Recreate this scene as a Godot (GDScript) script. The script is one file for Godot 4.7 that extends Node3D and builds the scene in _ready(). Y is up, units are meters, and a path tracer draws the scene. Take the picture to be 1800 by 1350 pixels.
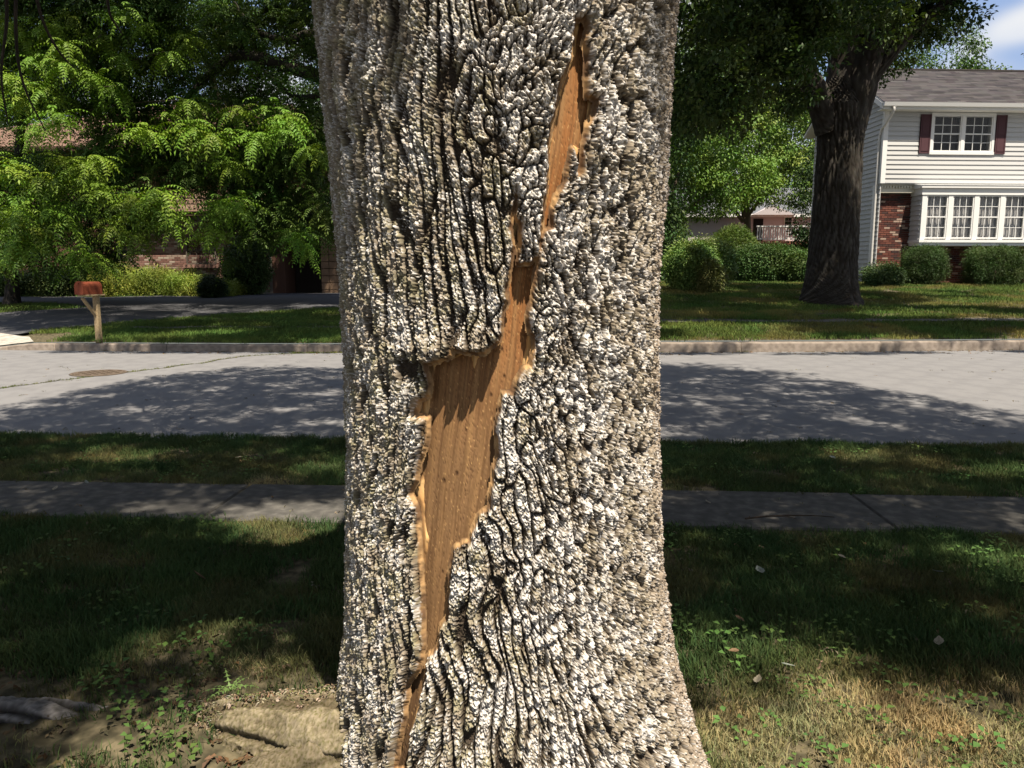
extends Node3D

# ---------------------------------------------------------------- small helpers
var rng := RandomNumberGenerator.new()
var M := {}
var names := {}

func rr(a: float, b: float) -> float:
	return rng.randf_range(a, b)

func lin(r: float, g: float, b: float) -> Color:
	return Color(r, g, b).linear_to_srgb()

func noise(seed_: int, freq: float, oct := 3) -> FastNoiseLite:
	var n := FastNoiseLite.new()
	n.seed = seed_
	n.noise_type = FastNoiseLite.TYPE_SIMPLEX_SMOOTH
	n.frequency = freq
	n.fractal_type = FastNoiseLite.FRACTAL_FBM if oct > 1 else FastNoiseLite.FRACTAL_NONE
	n.fractal_octaves = oct
	return n

func cells(seed_: int, kind: int) -> FastNoiseLite:
	var n := FastNoiseLite.new()
	n.seed = seed_
	n.noise_type = FastNoiseLite.TYPE_CELLULAR
	n.frequency = 1.0
	n.fractal_type = FastNoiseLite.FRACTAL_NONE
	n.cellular_return_type = kind
	n.cellular_jitter = 0.95
	return n

func mat(c: Color, rough := 0.9) -> StandardMaterial3D:
	var m := StandardMaterial3D.new()
	m.albedo_color = c
	m.roughness = rough
	m.metallic_specular = 0.2
	return m

func vmat(rough := 0.9) -> StandardMaterial3D:
	var m := mat(Color.WHITE, rough)
	m.vertex_color_use_as_albedo = true
	return m

func ntex(seed_: int, freq: float, oct: int, stops: Array, size := 512, stretch := Vector2.ONE) -> NoiseTexture2D:
	var t := NoiseTexture2D.new()
	t.width = size
	t.height = size
	t.seamless = true
	t.seamless_blend_skirt = 0.15
	t.noise = noise(seed_, freq, oct)
	if stops.size():
		var g := Gradient.new()
		var off := PackedFloat32Array()
		var col := PackedColorArray()
		for s in stops:
			off.append(s[0])
			col.append(s[1])
		g.offsets = off
		g.colors = col
		t.color_ramp = g
	return t

func triplanar(m: StandardMaterial3D, per_metre: float) -> StandardMaterial3D:
	m.uv1_triplanar = true
	m.uv1_world_triplanar = true
	m.uv1_scale = Vector3.ONE * per_metre
	return m

func numbered(called: String) -> String:
	if not names.has(called):
		names[called] = 0
		return called
	names[called] += 1
	return "%s_%03d" % [called, names[called]]

func tag(o: Node, label := "", category := "", group := "", kind := "") -> Node:
	if label: o.set_meta("label", label)
	if category: o.set_meta("category", category)
	if group: o.set_meta("group", group)
	if kind: o.set_meta("kind", kind)
	return o

func base(called: String, at: Vector3, label := "", category := "", group := "", turn := 0.0) -> Node3D:
	var o := Node3D.new()
	o.name = numbered(called)
	add_child(o)
	o.position = at
	o.rotation.y = turn
	tag(o, label, category, group)
	return o

func put(mesh: Mesh, called: String, m: Material, parent: Node = self, at := Vector3.ZERO) -> MeshInstance3D:
	var o := MeshInstance3D.new()
	o.mesh = mesh
	o.material_override = m
	o.position = at
	if parent == self:
		o.name = numbered(called)
		add_child(o)
	else:
		var n := 0
		var nm := called
		while parent.has_node(nm):
			n += 1
			nm = "%s_%03d" % [called, n]
		o.name = nm
		parent.add_child(o, true)
	return o

var part_count := {}
func fast_put(mesh: Mesh, called: String, m: Material, parent: Node, t: Transform3D) -> MeshInstance3D:
	# for long rows of alike pieces: numbered through a counter
	var o := MeshInstance3D.new()
	o.mesh = mesh
	o.material_override = m
	o.transform = t
	var key := str(parent.get_instance_id()) + called
	var n: int = part_count.get(key, 0)
	o.name = called if n == 0 else "%s_%03d" % [called, n]
	part_count[key] = n + 1
	parent.add_child(o, true)
	return o

func bx(parent: Node, called: String, lo: Vector3, hi: Vector3, m: Material, bevel := 0.0) -> MeshInstance3D:
	var size := (hi - lo).abs()
	if bevel <= 0.0:
		var b := BoxMesh.new()
		b.size = size
		return put(b, called, m, parent, (lo + hi) / 2)
	return put(bevel_box(size, bevel), called, m, parent, (lo + hi) / 2)

func quad(st: SurfaceTool, a: Vector3, b: Vector3, c: Vector3, d: Vector3) -> void:
	# clockwise seen from the front
	var n := (c - a).cross(b - a).normalized()
	for p in [a, b, c, a, c, d]:
		st.set_normal(n)
		st.add_vertex(p)

func bevel_box(size: Vector3, bv: float) -> ArrayMesh:
	var st := SurfaceTool.new()
	st.begin(Mesh.PRIMITIVE_TRIANGLES)
	var h := size / 2
	var pts := []
	# convex shape from 24 corner points: 6 faces, 12 edge strips, 8 corner triangles
	for ax in 3:
		for s: float in [-1.0, 1.0]:
			var u := (ax + 1) % 3
			var v := (ax + 2) % 3
			var ring := []
			for q in [[-1, -1], [1, -1], [1, 1], [-1, 1]]:
				var p := Vector3.ZERO
				p[ax] = s * h[ax]
				p[u] = q[0] * (h[u] - bv)
				p[v] = q[1] * (h[v] - bv)
				ring.append(p)
			if s > 0:
				ring.reverse()
			quad(st, ring[0], ring[1], ring[2], ring[3])
	for ax in 3:
		var u := (ax + 1) % 3
		var v := (ax + 2) % 3
		for su: float in [-1.0, 1.0]:
			for sv: float in [-1.0, 1.0]:
				var a := Vector3.ZERO
				var b := Vector3.ZERO
				a[u] = su * h[u]; a[v] = sv * (h[v] - bv)
				b[u] = su * (h[u] - bv); b[v] = sv * h[v]
				var a0 := a; var a1 := a; var b0 := b; var b1 := b
				a0[ax] = -(h[ax] - bv); b0[ax] = a0[ax]
				a1[ax] = h[ax] - bv; b1[ax] = a1[ax]
				if su * sv > 0:
					quad(st, a0, a1, b1, b0)
				else:
					quad(st, a0, b0, b1, a1)
	return st.commit()

# a swept tube with a noisy surface; colour by vertex
func tube(pts: Array, radii: Array, sides := 10, rough := 0.0, c1 := Color(.1, .08, .06), c2 := Color(.16, .13, .1), seed_ := 1, furrow := 0.0, steps := 6) -> ArrayMesh:
	var cv := Curve3D.new()
	for i in pts.size():
		var tan_: Vector3 = ((pts[mini(i + 1, pts.size() - 1)] as Vector3) - (pts[maxi(i - 1, 0)] as Vector3)) / 6.0
		cv.add_point(pts[i], -tan_, tan_)
	var n := noise(seed_, 1.0, 3)
	var cn := cells(seed_, FastNoiseLite.RETURN_DISTANCE2_SUB)
	var ring_count := (pts.size() - 1) * steps + 1
	var V := PackedVector3Array()
	var C := PackedColorArray()
	var I := PackedInt32Array()
	var ref := Vector3(0.31, 0.17, 0.93).normalized()
	var along := 0.0
	var last := cv.sample(0, 0)
	for r in ring_count:
		var seg := mini(r / steps, pts.size() - 2)
		var f := float(r - seg * steps) / steps
		var p := cv.sample(seg, f)
		along += p.distance_to(last)
		last = p
		var ahead := cv.sample(seg, minf(f + 0.02, 1.0)) - cv.sample(seg, maxf(f - 0.02, 0.0))
		var t := ahead.normalized()
		var x := ref.slide(t).normalized()
		ref = x
		var y := t.cross(x)
		var rad: float = lerpf(radii[seg], radii[seg + 1], f)
		for s in sides + 1:
			var a := TAU * float(s % sides) / sides
			var d := x * cos(a) + y * sin(a)
			var q := p + d * rad
			var e := n.get_noise_3d(q.x * 6.0, q.y * 6.0, q.z * 6.0)
			var e2 := n.get_noise_3d(q.x * 38.0, q.y * 38.0, q.z * 38.0)
			var rd := rad * (1.0 + rough * e + rough * 0.45 * e2)
			var shade := clampf(0.5 + 0.5 * e + 0.6 * e2, 0, 1)
			if furrow > 0.0:
				var arc := a * maxf(rad, 0.05)
				var wob := 0.05 * n.get_noise_2d(arc * 3.0, along * 2.0)
				var w := cn.get_noise_2d((arc + wob * 0.5) / 0.105, along / 0.85 + wob * 2.0) + 1.0
				var k := smoothstep(0.0, 0.38, w)
				var e3 := n.get_noise_3d(q.x * 130.0, q.y * 130.0, q.z * 130.0)
				rd += furrow * (k - 1.0) + minf(0.0045, rad * 0.04) * e3
				shade = clampf(k * (0.62 + 0.4 * e + 0.55 * e2 + 0.5 * e3), 0, 1)
			V.append(p + d * rd)
			C.append(c1.lerp(c2, shade))
	for r in ring_count - 1:
		for s in sides:
			var a := r * (sides + 1) + s
			var b := a + sides + 1
			I.append_array(PackedInt32Array([a, b, a + 1, a + 1, b, b + 1]))
	var cap := V.size()
	V.append(last)
	C.append(c1)
	for s in sides:
		I.append_array(PackedInt32Array([cap - sides - 1 + s, cap, cap - sides + s]))
	return indexed(V, C, I)

func indexed(V: PackedVector3Array, C: PackedColorArray, I: PackedInt32Array) -> ArrayMesh:
	var N := PackedVector3Array()
	N.resize(V.size())
	for k in range(0, I.size(), 3):
		var a := I[k]
		var b := I[k + 1]
		var c := I[k + 2]
		var nn := (V[c] - V[a]).cross(V[b] - V[a])
		N[a] += nn
		N[b] += nn
		N[c] += nn
	for k in N.size():
		N[k] = N[k].normalized()
	var arr := []
	arr.resize(Mesh.ARRAY_MAX)
	arr[Mesh.ARRAY_VERTEX] = V
	arr[Mesh.ARRAY_NORMAL] = N
	if C.size():
		arr[Mesh.ARRAY_COLOR] = C
	arr[Mesh.ARRAY_INDEX] = I
	var am := ArrayMesh.new()
	am.add_surface_from_arrays(Mesh.PRIMITIVE_TRIANGLES, arr)
	return am

func scatter(parent: Node, called: String, mesh: Mesh, m: Material, where: Array, tint: Array) -> MultiMeshInstance3D:
	var mm := MultiMesh.new()
	mm.transform_format = MultiMesh.TRANSFORM_3D
	mm.use_colors = true
	mm.mesh = mesh
	mm.instance_count = where.size()
	for i in where.size():
		mm.set_instance_transform(i, where[i])
		mm.set_instance_color(i, tint[i])
	var o := MultiMeshInstance3D.new()
	o.multimesh = mm
	o.material_override = m
	o.name = numbered(called) if parent == self else called
	parent.add_child(o, true)
	o.set_meta("kind", "stuff")
	return o

# ---------------------------------------------------------------- the lie of the land (x to the right, d = metres away from the camera)
func kerb_d(x: float) -> float:
	return 15.45 + 0.0045 * x * x

func road_d(x: float) -> float:
	return 6.98 - 0.05 * x

func walk_near(x: float) -> float:
	return 4.49 - 0.055 * x

func walk_far(x: float) -> float:
	return 5.29 - 0.058 * x

var bump := noise(77, 0.35, 3)
func kerb_top(x: float) -> float:
	return lerpf(0.115, 0.165, smoothstep(-5.0, 2.0, x))

func land(x: float, d: float) -> float:
	var k := kerb_d(x)
	if d < k:
		return 0.018 * bump.get_noise_2d(x * 3.0, d * 3.0)
	var t := clampf((d - k) / 11.5, 0.0, 1.0)
	var dip := 0.15 * smoothstep(-9.7, -11.4, x) * (1.0 - smoothstep(0.1, 2.0, d - k))
	var rise := lerpf(0.70, 1.10, smoothstep(-6.0, 4.0, x))
	return kerb_top(x) - dip + rise * (1.0 - pow(1.0 - t, 1.6)) + 0.03 * bump.get_noise_2d(x, d) * smoothstep(0.0, 2.0, d - k) + maxf(0.0, d - k - 11.5) * 0.004

func road_h(x: float, d: float) -> float:
	var t := (d - road_d(x)) / (kerb_d(x) - road_d(x))
	return -0.10 + 0.07 * t + 0.09 * sin(clampf(t, 0, 1) * PI)

func on_land(x: float, d: float, up := 0.0) -> Vector3:
	return Vector3(x, land(x, d) + up, -d)

# a sheet of ground inside a polygon of (x, d) points, draped by a height rule: 0 land, 1 road
func sheet(poly: PackedVector2Array, cell: float, lift: float, rule := 0) -> ArrayMesh:
	var lo := poly[0]
	var hi := poly[0]
	for p in poly:
		lo = lo.min(p)
		hi = hi.max(p)
	var V := PackedVector3Array()
	var I := PackedInt32Array()
	var seen := {}
	var nx := ceili((hi.x - lo.x) / cell)
	var ny := ceili((hi.y - lo.y) / cell)
	for i in nx:
		for j in ny:
			var a := lo + Vector2(i, j) * cell
			var sq := PackedVector2Array([a, a + Vector2(cell, 0), a + Vector2(cell, cell), a + Vector2(0, cell)])
			for piece in Geometry2D.intersect_polygons(sq, poly):
				var tri := Geometry2D.triangulate_polygon(piece)
				var ids := []
				for p in piece:
					var key := Vector2i((p * 500.0).round())
					if not seen.has(key):
						seen[key] = V.size()
						var h := land(p.x, p.y) if rule == 0 else road_h(p.x, p.y)
						V.append(Vector3(p.x, h + lift, -p.y))
					ids.append(seen[key])
				for k in range(0, tri.size(), 3):
					var q := [ids[tri[k]], ids[tri[k + 1]], ids[tri[k + 2]]]
					var nrm := (V[q[2]] - V[q[0]]).cross(V[q[1]] - V[q[0]])
					if nrm.y < 0:
						q.reverse()
					I.append_array(PackedInt32Array(q))
	return indexed(V, PackedColorArray(), I)

func strip(x0: float, x1: float, step: float, near: int, far: int, cell_d: float, lift: float, rule: int) -> ArrayMesh:
	# a band between two edge rules, finely divided; edges: 0 behind camera, 1 road near, 2 kerb, 3 kerb back, 4 horizon
	var V := PackedVector3Array()
	var I := PackedInt32Array()
	var nx := ceili((x1 - x0) / step)
	var nd := 0
	for i in nx + 1:
		var x := lerpf(x0, x1, float(i) / nx)
		var e := [-12.0, road_d(x), kerb_d(x), kerb_d(x) + 0.17, 34.0]
		var a: float = e[near]
		var b: float = e[far]
		nd = maxi(2, ceili((e[far] - e[near]) / cell_d)) if i == 0 else nd
		for j in nd + 1:
			var d := lerpf(a, b, float(j) / nd)
			var h := land(x, d) if rule == 0 else road_h(x, d)
			if rule == 0 and near == 0 and j == nd:
				h = -0.02
			V.append(Vector3(x, h + lift, -d))
	for i in nx:
		for j in nd:
			var a := i * (nd + 1) + j
			var b := a + nd + 1
			I.append_array(PackedInt32Array([a, a + 1, b, b, a + 1, b + 1]))
	return indexed(V, PackedColorArray(), I)

# ---------------------------------------------------------------- the scene
func _ready() -> void:
	rng.seed = 20240607
	var cam := Camera3D.new()
	cam.name = "camera"
	cam.position = Vector3(0, 1.5, 0)
	cam.rotation_degrees = Vector3(-8.0, 0, 0)
	cam.fov = 53.0
	cam.near = 0.05
	cam.far = 900.0
	add_child(cam)
	cam.current = true
	var env := Environment.new()
	env.background_mode = Environment.BG_SKY
	env.tonemap_mode = Environment.TONE_MAPPER_LINEAR
	env.tonemap_exposure = 1.95
	env.sdfgi_enabled = true
	env.ssao_enabled = true
	env.ssil_enabled = true
	var sky := Sky.new()
	sky.sky_material = make_sky()
	env.sky = sky
	env.sky_rotation = Vector3(0, 0.9, 0)
	env.background_energy_multiplier = 0.74
	var we := WorldEnvironment.new()
	we.name = "world_environment"
	we.environment = env
	add_child(we)
	var sun := DirectionalLight3D.new()
	sun.name = "sun"
	sun.light_energy = 1.6
	sun.light_color = Color(1.0, 0.955, 0.88)
	sun.light_angular_distance = 0.5
	sun.shadow_enabled = true
	sun.rotation_degrees = Vector3(-SUN_UP, SUN_TURN, 0)
	add_child(sun)
	materials()
	ground()
	foreground_tree()
	make_leaf_meshes()
	street()
	white_house()
	brick_house()
	neighbour_house()
	trees()
	small_things()
	near_grass()
	far_grass()

const SUN_UP := 64.0
const SUN_TURN := 24.0

func sun_dir() -> Vector3:
	return Vector3(sin(deg_to_rad(SUN_TURN)) * cos(deg_to_rad(SUN_UP)), sin(deg_to_rad(SUN_UP)), cos(deg_to_rad(SUN_TURN)) * cos(deg_to_rad(SUN_UP)))

func make_sky() -> PanoramaSkyMaterial:
	var w := 768
	var h := 384
	var im := Image.create_empty(w, h, false, Image.FORMAT_RGBF)
	var n := noise(5, 1.7, 5)
	var n2 := noise(15, 0.8, 3)
	for j in h:
		var el := (0.5 - (j + 0.5) / h) * PI
		for i in w:
			var az := (i + 0.5) / w * TAU
			var dir := Vector3(cos(az) * cos(el), sin(el), sin(az) * cos(el))
			var up := clampf(dir.y, 0, 1)
			var c := Color(0.36, 0.46, 0.62).lerp(Color(0.11, 0.20, 0.44), pow(up, 0.55))
			var p := dir / (0.25 + maxf(dir.y, 0.0)) * 0.9
			var v := n.get_noise_3d(p.x, 0.4 * p.y, p.z) + 0.35 * n2.get_noise_3d(p.x, p.y, p.z)
			var k := smoothstep(-0.20, 0.14, v)
			var cl := Color(0.60, 0.61, 0.63).lerp(Color(0.40, 0.43, 0.48), smoothstep(0.25, 0.6, v))
			c = c.lerp(cl, k * smoothstep(-0.02, 0.05, dir.y))
			if dir.y < 0:
				c = Color(0.20, 0.21, 0.19)
			im.set_pixel(i, j, c)
	var m := PanoramaSkyMaterial.new()
	m.panorama = ImageTexture.create_from_image(im)
	return m

func materials() -> void:
	M.bark = vmat(0.95)
	M.wood = vmat(0.72)
	M.leaf = vmat(0.5)
	M.leaf.metallic_specular = 0.3
	M.leaf.backlight_enabled = true
	M.leaf.backlight = Color(0.60, 0.64, 0.22)
	M.grass = vmat(0.75)
	M.grass.backlight_enabled = true
	M.grass.backlight = Color(0.3, 0.32, 0.15)
	M.litter = vmat(0.9)
	M.soil = mat(Color.WHITE, 1.0)
	M.soil.albedo_texture = ntex(3, 0.03, 4, [[0.25, lin(.050, .044, .028)], [0.5, lin(.090, .078, .048)], [0.75, lin(.145, .12, .075)]])
	triplanar(M.soil, 0.7)
	M.asphalt = mat(Color.WHITE, 0.9)
	M.asphalt.albedo_texture = ntex(4, 0.22, 3, [[0.2, lin(.165, .163, .166)], [0.5, lin(.19, .187, .19)], [0.8, lin(.215, .211, .208)]], 1024)
	triplanar(M.asphalt, 1.3)
	M.asphalt.detail_enabled = true
	M.asphalt.detail_blend_mode = BaseMaterial3D.BLEND_MODE_MUL
	M.asphalt.detail_albedo = ntex(6, 0.004, 4, [[0.2, Color(.94, .94, .945)], [0.6, Color(1, 1, 1)]])
	M.asphalt.detail_uv_layer = BaseMaterial3D.DETAIL_UV_1
	M.drive = mat(Color.WHITE, 0.9)
	M.drive.albedo_texture = ntex(14, 0.16, 3, [[0.2, lin(.050, .050, .054)], [0.8, lin(.10, .10, .105)]])
	triplanar(M.drive, 0.5)
	M.concrete = mat(Color.WHITE, 0.9)
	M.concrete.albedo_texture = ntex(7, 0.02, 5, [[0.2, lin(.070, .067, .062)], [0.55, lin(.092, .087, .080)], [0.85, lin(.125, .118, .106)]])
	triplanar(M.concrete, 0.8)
	M.kerb = mat(Color.WHITE, 0.9)
	M.kerb.albedo_texture = ntex(8, 0.02, 5, [[0.2, lin(.165, .135, .112)], [0.5, lin(.225, .188, .155)], [0.85, lin(.28, .235, .20)]])
	triplanar(M.kerb, 0.6)

	M.apron = mat(Color.WHITE, 0.9)
	M.apron.albedo_texture = ntex(9, 0.02, 5, [[0.2, lin(.26, .24, .21)], [0.8, lin(.46, .43, .38)]])
	triplanar(M.apron, 0.5)
	M.iron = mat(lin(.11, .085, .065), 0.8)
	M.root = vmat(0.95)
	M.root.albedo_texture = ntex(11, 0.05, 5, [[0.26, Color(.66, .68, .52)], [0.46, Color(.90, .88, .84)], [0.75, Color(1, .99, .97)]])
	triplanar(M.root, 3.0)
	M.post = mat(Color.WHITE, 0.85)
	M.post.albedo_texture = ntex(12, 0.05, 3, [[0.3, lin(.25, .18, .10)], [0.7, lin(.40, .31, .19)]], 256)
	triplanar(M.post, 3.0)
	M.mailbox = mat(lin(.19, .052, .028), 0.6)
	M.trim = mat(lin(.68, .675, .66), 0.55)
	M.siding = mat(lin(.45, .45, .445), 0.6)
	M.sash_brown = mat(lin(.10, .085, .07), 0.7)
	M.frieze = mat(lin(.62, .59, .50), 0.7)
	M.mortar = mat(lin(.21, .19, .17), 0.95)
	M.dark_room = mat(lin(.02, .02, .02), 0.9)
	M.drape = mat(lin(.045, .045, .045), 0.9)
	M.sheer = mat(lin(.42, .41, .40), 0.9)
	M.shutter = mat(lin(.080, .040, .046), 0.6)
	M.glass = StandardMaterial3D.new()
	M.glass.transparency = BaseMaterial3D.TRANSPARENCY_ALPHA
	M.glass.albedo_color = Color(.04, .045, .05, 0.10)
	M.glass.roughness = 0.04
	M.glass.metallic_specular = 0.3
	M.bricks = [mat(lin(.11, .045, .036)), mat(lin(.16, .065, .048)), mat(lin(.085, .040, .034)), mat(lin(.13, .055, .042)), mat(lin(.055, .038, .036)), mat(lin(.33, .24, .19)), mat(lin(.10, .042, .035)), mat(lin(.07, .042, .038)), mat(lin(.12, .048, .038))]
	M.bricks_pale = [mat(lin(.19, .105, .085)), mat(lin(.25, .145, .115)), mat(lin(.15, .085, .07)), mat(lin(.38, .31, .25)), mat(lin(.30, .22, .18)), mat(lin(.21, .12, .10))]
	M.dark_brick = mat(lin(.10, .055, .04))
	M.brown_roof = mat(Color.WHITE, 0.95)
	M.brown_roof.albedo_texture = ntex(21, 0.09, 3, [[0.25, lin(.13, .080, .058)], [0.75, lin(.20, .13, .10)]])
	triplanar(M.brown_roof, 0.35)
	M.brown_trim = mat(lin(.07, .045, .032), 0.8)
	M.garage = mat(lin(.05, .04, .034), 0.7)
	M.block = mat(lin(.27, .18, .12), 0.9)
	M.pinkish = mat(lin(.46, .41, .42), 0.8)
	M.slate = mat(lin(.125, .130, .145), 0.9)
	M.redwood = mat(lin(.30, .14, .09), 0.85)
	M.shingle_dark = mat(lin(.06, .053, .05), 0.95)
	M.utility = mat(lin(.16, .20, .22), 0.6)

func ground() -> void:
	tag(put(strip(-30, 30, 0.25, 0, 1, 0.25, 0.0, 0), "near_lawn", M.soil), "shaded lawn and verge on the near side of the road", "lawn", "", "structure")
	tag(put(strip(-60, 60, 0.5, 1, 2, 0.4, 0.0, 1), "road", M.asphalt), "worn grey asphalt street crossing behind the big trunk", "road", "", "structure")
	tag(put(strip(-60, 60, 0.5, 3, 4, 0.5, 0.0, 0), "far_lawn", M.soil), "lawn rising from the far kerb to the houses", "lawn", "", "structure")
	var V := PackedVector3Array()
	var I := PackedInt32Array()
	for i in 41:
		var x := -400.0 + 20.0 * i
		V.append(Vector3(x, land(clampf(x, -60, 60), 34) - 0.01, -33.95))
		V.append(Vector3(x, 2.5, -420))
	for i in 40:
		I.append_array(PackedInt32Array([i * 2, i * 2 + 1, i * 2 + 2, i * 2 + 2, i * 2 + 1, i * 2 + 3]))
	tag(put(indexed(V, PackedColorArray(), I), "far_ground", M.soil), "ground running on behind the houses to the horizon", "ground", "", "structure")

# ---------------------------------------------------------------- the big trunk in the foreground
const TRUNK_X := -0.03
const TRUNK_Z := -2.35
const ARC := 0.48
const BARK_EDGE := [0.180, 2.097, 0.206, 2.103, 0.219, 2.079, 0.211, 2.047, 0.220, 2.008, 0.220, 1.967, 0.221, 1.929, 0.243, 1.925, 0.255, 1.928, 0.245, 1.883, 0.226, 1.859, 0.216, 1.810, 0.214, 1.745, 0.200, 1.741, 0.194, 1.771, 0.183, 1.801, 0.177, 1.770, 0.172, 1.744, 0.171, 1.723, 0.148, 1.692, 0.137, 1.663, 0.136, 1.633, 0.135, 1.614, 0.117, 1.603, 0.110, 1.591, 0.102, 1.530, 0.095, 1.506, 0.094, 1.469, 0.081, 1.429, 0.075, 1.396, 0.080, 1.365, 0.095, 1.355, 0.091, 1.314, 0.085, 1.273, 0.064, 1.271, 0.051, 1.255, 0.034, 1.208, 0.008, 1.209, 0.003, 1.176, -0.009, 1.128, -0.007, 1.094, -0.001, 1.055, -0.015, 1.016, -0.021, 0.963, -0.027, 0.919, -0.055, 0.896, -0.072, 0.851, -0.078, 0.828, -0.101, 0.821, -0.124, 0.802, -0.133, 0.744, -0.134, 0.675, -0.137, 0.623, -0.156, 0.603, -0.163, 0.534, -0.195, 0.505, -0.200, 0.451, -0.212, 0.373, -0.233, 0.303, -0.241, 0.181, -0.302, 0.156, -0.287, 0.237, -0.272, 0.307, -0.263, 0.386, -0.262, 0.422, -0.231, 0.460, -0.213, 0.524, -0.217, 0.581, -0.220, 0.661, -0.225, 0.737, -0.233, 0.840, -0.240, 0.907, -0.265, 0.938, -0.240, 0.975, -0.233, 1.018, -0.220, 1.043, -0.208, 1.087, -0.203, 1.136, -0.247, 1.143, -0.232, 1.184, -0.199, 1.202, -0.195, 1.216, -0.198, 1.256, -0.204, 1.282, -0.167, 1.291, -0.123, 1.305, -0.120, 1.324, -0.084, 1.317, -0.040, 1.315, -0.030, 1.325, -0.004, 1.343, 0.004, 1.366, 0.001, 1.396, 0.015, 1.438, 0.014, 1.476, 0.027, 1.523, 0.032, 1.580, 0.021, 1.615, 0.032, 1.661, 0.042, 1.707, 0.047, 1.688, 0.041, 1.648, 0.056, 1.619, 0.055, 1.573, 0.050, 1.532, 0.079, 1.534, 0.098, 1.553, 0.103, 1.591, 0.104, 1.625, 0.107, 1.662, 0.116, 1.711, 0.116, 1.800, 0.123, 1.852, 0.132, 1.884, 0.138, 1.931, 0.155, 1.976, 0.171, 2.011, 0.174, 2.064]
const WOOD_EDGE := [0.213, 2.097, 0.231, 2.074, 0.226, 2.022, 0.234, 1.944, 0.244, 1.912, 0.235, 1.872, 0.227, 1.817, 0.218, 1.807, 0.199, 1.816, 0.187, 1.788, 0.181, 1.730, 0.157, 1.700, 0.142, 1.665, 0.141, 1.638, 0.137, 1.623, 0.119, 1.614, 0.111, 1.592, 0.106, 1.530, 0.097, 1.507, 0.096, 1.469, 0.081, 1.428, 0.075, 1.394, 0.078, 1.352, 0.075, 1.322, 0.061, 1.274, 0.050, 1.252, 0.030, 1.208, 0.001, 1.205, -0.003, 1.171, -0.016, 1.122, -0.015, 1.087, -0.013, 1.048, -0.028, 1.008, -0.038, 0.954, -0.047, 0.909, -0.067, 0.889, -0.086, 0.840, -0.093, 0.817, -0.115, 0.812, -0.142, 0.790, -0.152, 0.731, -0.157, 0.660, -0.164, 0.606, -0.181, 0.586, -0.191, 0.515, -0.220, 0.485, -0.227, 0.430, -0.239, 0.351, -0.263, 0.278, -0.271, 0.153, -0.325, 0.130, -0.305, 0.215, -0.289, 0.286, -0.280, 0.367, -0.279, 0.404, -0.241, 0.444, -0.225, 0.508, -0.230, 0.566, -0.234, 0.647, -0.233, 0.725, -0.221, 0.785, -0.217, 0.811, -0.232, 0.871, -0.234, 0.944, -0.234, 1.029, -0.225, 1.086, -0.219, 1.142, -0.207, 1.201, -0.194, 1.271, -0.172, 1.282, -0.144, 1.291, -0.098, 1.305, -0.082, 1.303, -0.074, 1.270, -0.064, 1.296, -0.048, 1.303, -0.009, 1.332, 0.008, 1.363, 0.007, 1.395, 0.022, 1.437, 0.021, 1.476, 0.035, 1.523, 0.041, 1.581, 0.042, 1.610, 0.053, 1.610, 0.054, 1.527, 0.090, 1.526, 0.109, 1.548, 0.116, 1.593, 0.120, 1.627, 0.126, 1.665, 0.134, 1.715, 0.134, 1.806, 0.143, 1.856, 0.156, 1.899, 0.162, 1.939, 0.180, 1.981, 0.199, 2.021, 0.201, 2.070]
const TRUNK_LEFT := [-0.3, 0.575, -0.046, 0.538, 0.431, 0.4972, 0.794, 0.485, 1.141, 0.4753, 1.31, 0.48, 1.637, 0.4897, 1.951, 0.513, 2.25, 0.5305, 2.6, 0.565, 3.2, 0.66]
const TRUNK_RIGHT := [-0.3, 0.78, -0.046, 0.6727, 0.051, 0.6357, 0.243, 0.5785, 0.431, 0.5394, 0.613, 0.5125, 0.794, 0.501, 1.141, 0.4832, 1.475, 0.477, 1.795, 0.493, 2.103, 0.4993, 2.25, 0.5105, 2.6, 0.545, 3.2, 0.66]

func along(tab: Array, y: float) -> float:
	for k in range(2, tab.size(), 2):
		if y <= tab[k] or k == tab.size() - 2:
			return lerpf(tab[k - 1], tab[k + 1], clampf((y - tab[k - 2]) / (tab[k] - tab[k - 2]), 0, 1))
	return tab[1]

func distance_field(edge: Array, s0: float, y0: float, ns: int, ny: int, step: float) -> PackedFloat32Array:
	# signed distance to a closed outline: negative inside, clamped to 6 cm
	var out := PackedFloat32Array()
	out.resize(ns * ny)
	out.fill(0.06)
	var n := edge.size() / 2
	for j in ny:
		var y := y0 + j * step
		var near := PackedInt32Array()
		var cross := PackedFloat32Array()
		for e in n:
			var f := (e + 1) % n
			var ya: float = edge[e * 2 + 1]
			var yb: float = edge[f * 2 + 1]
			if maxf(ya, yb) > y - 0.06 and minf(ya, yb) < y + 0.06:
				near.append(e)
			if (ya > y) != (yb > y):
				cross.append(lerpf(edge[e * 2], edge[f * 2], (y - ya) / (yb - ya)))
		cross.sort()
		for i in ns:
			var s := s0 + i * step
			var best := 0.0036
			var p := Vector2(s, y)
			for e in near:
				var f := (e + 1) % n
				var a := Vector2(edge[e * 2], edge[e * 2 + 1])
				var ab := Vector2(edge[f * 2], edge[f * 2 + 1]) - a
				var t := clampf((p - a).dot(ab) / maxf(ab.length_squared(), 1e-9), 0, 1)
				best = minf(best, (a + ab * t).distance_squared_to(p))
			var crossed := 0
			for c in cross:
				if c < s:
					crossed += 1
			out[j * ns + i] = sqrt(best) * (-1.0 if crossed % 2 else 1.0)
	return out

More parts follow.
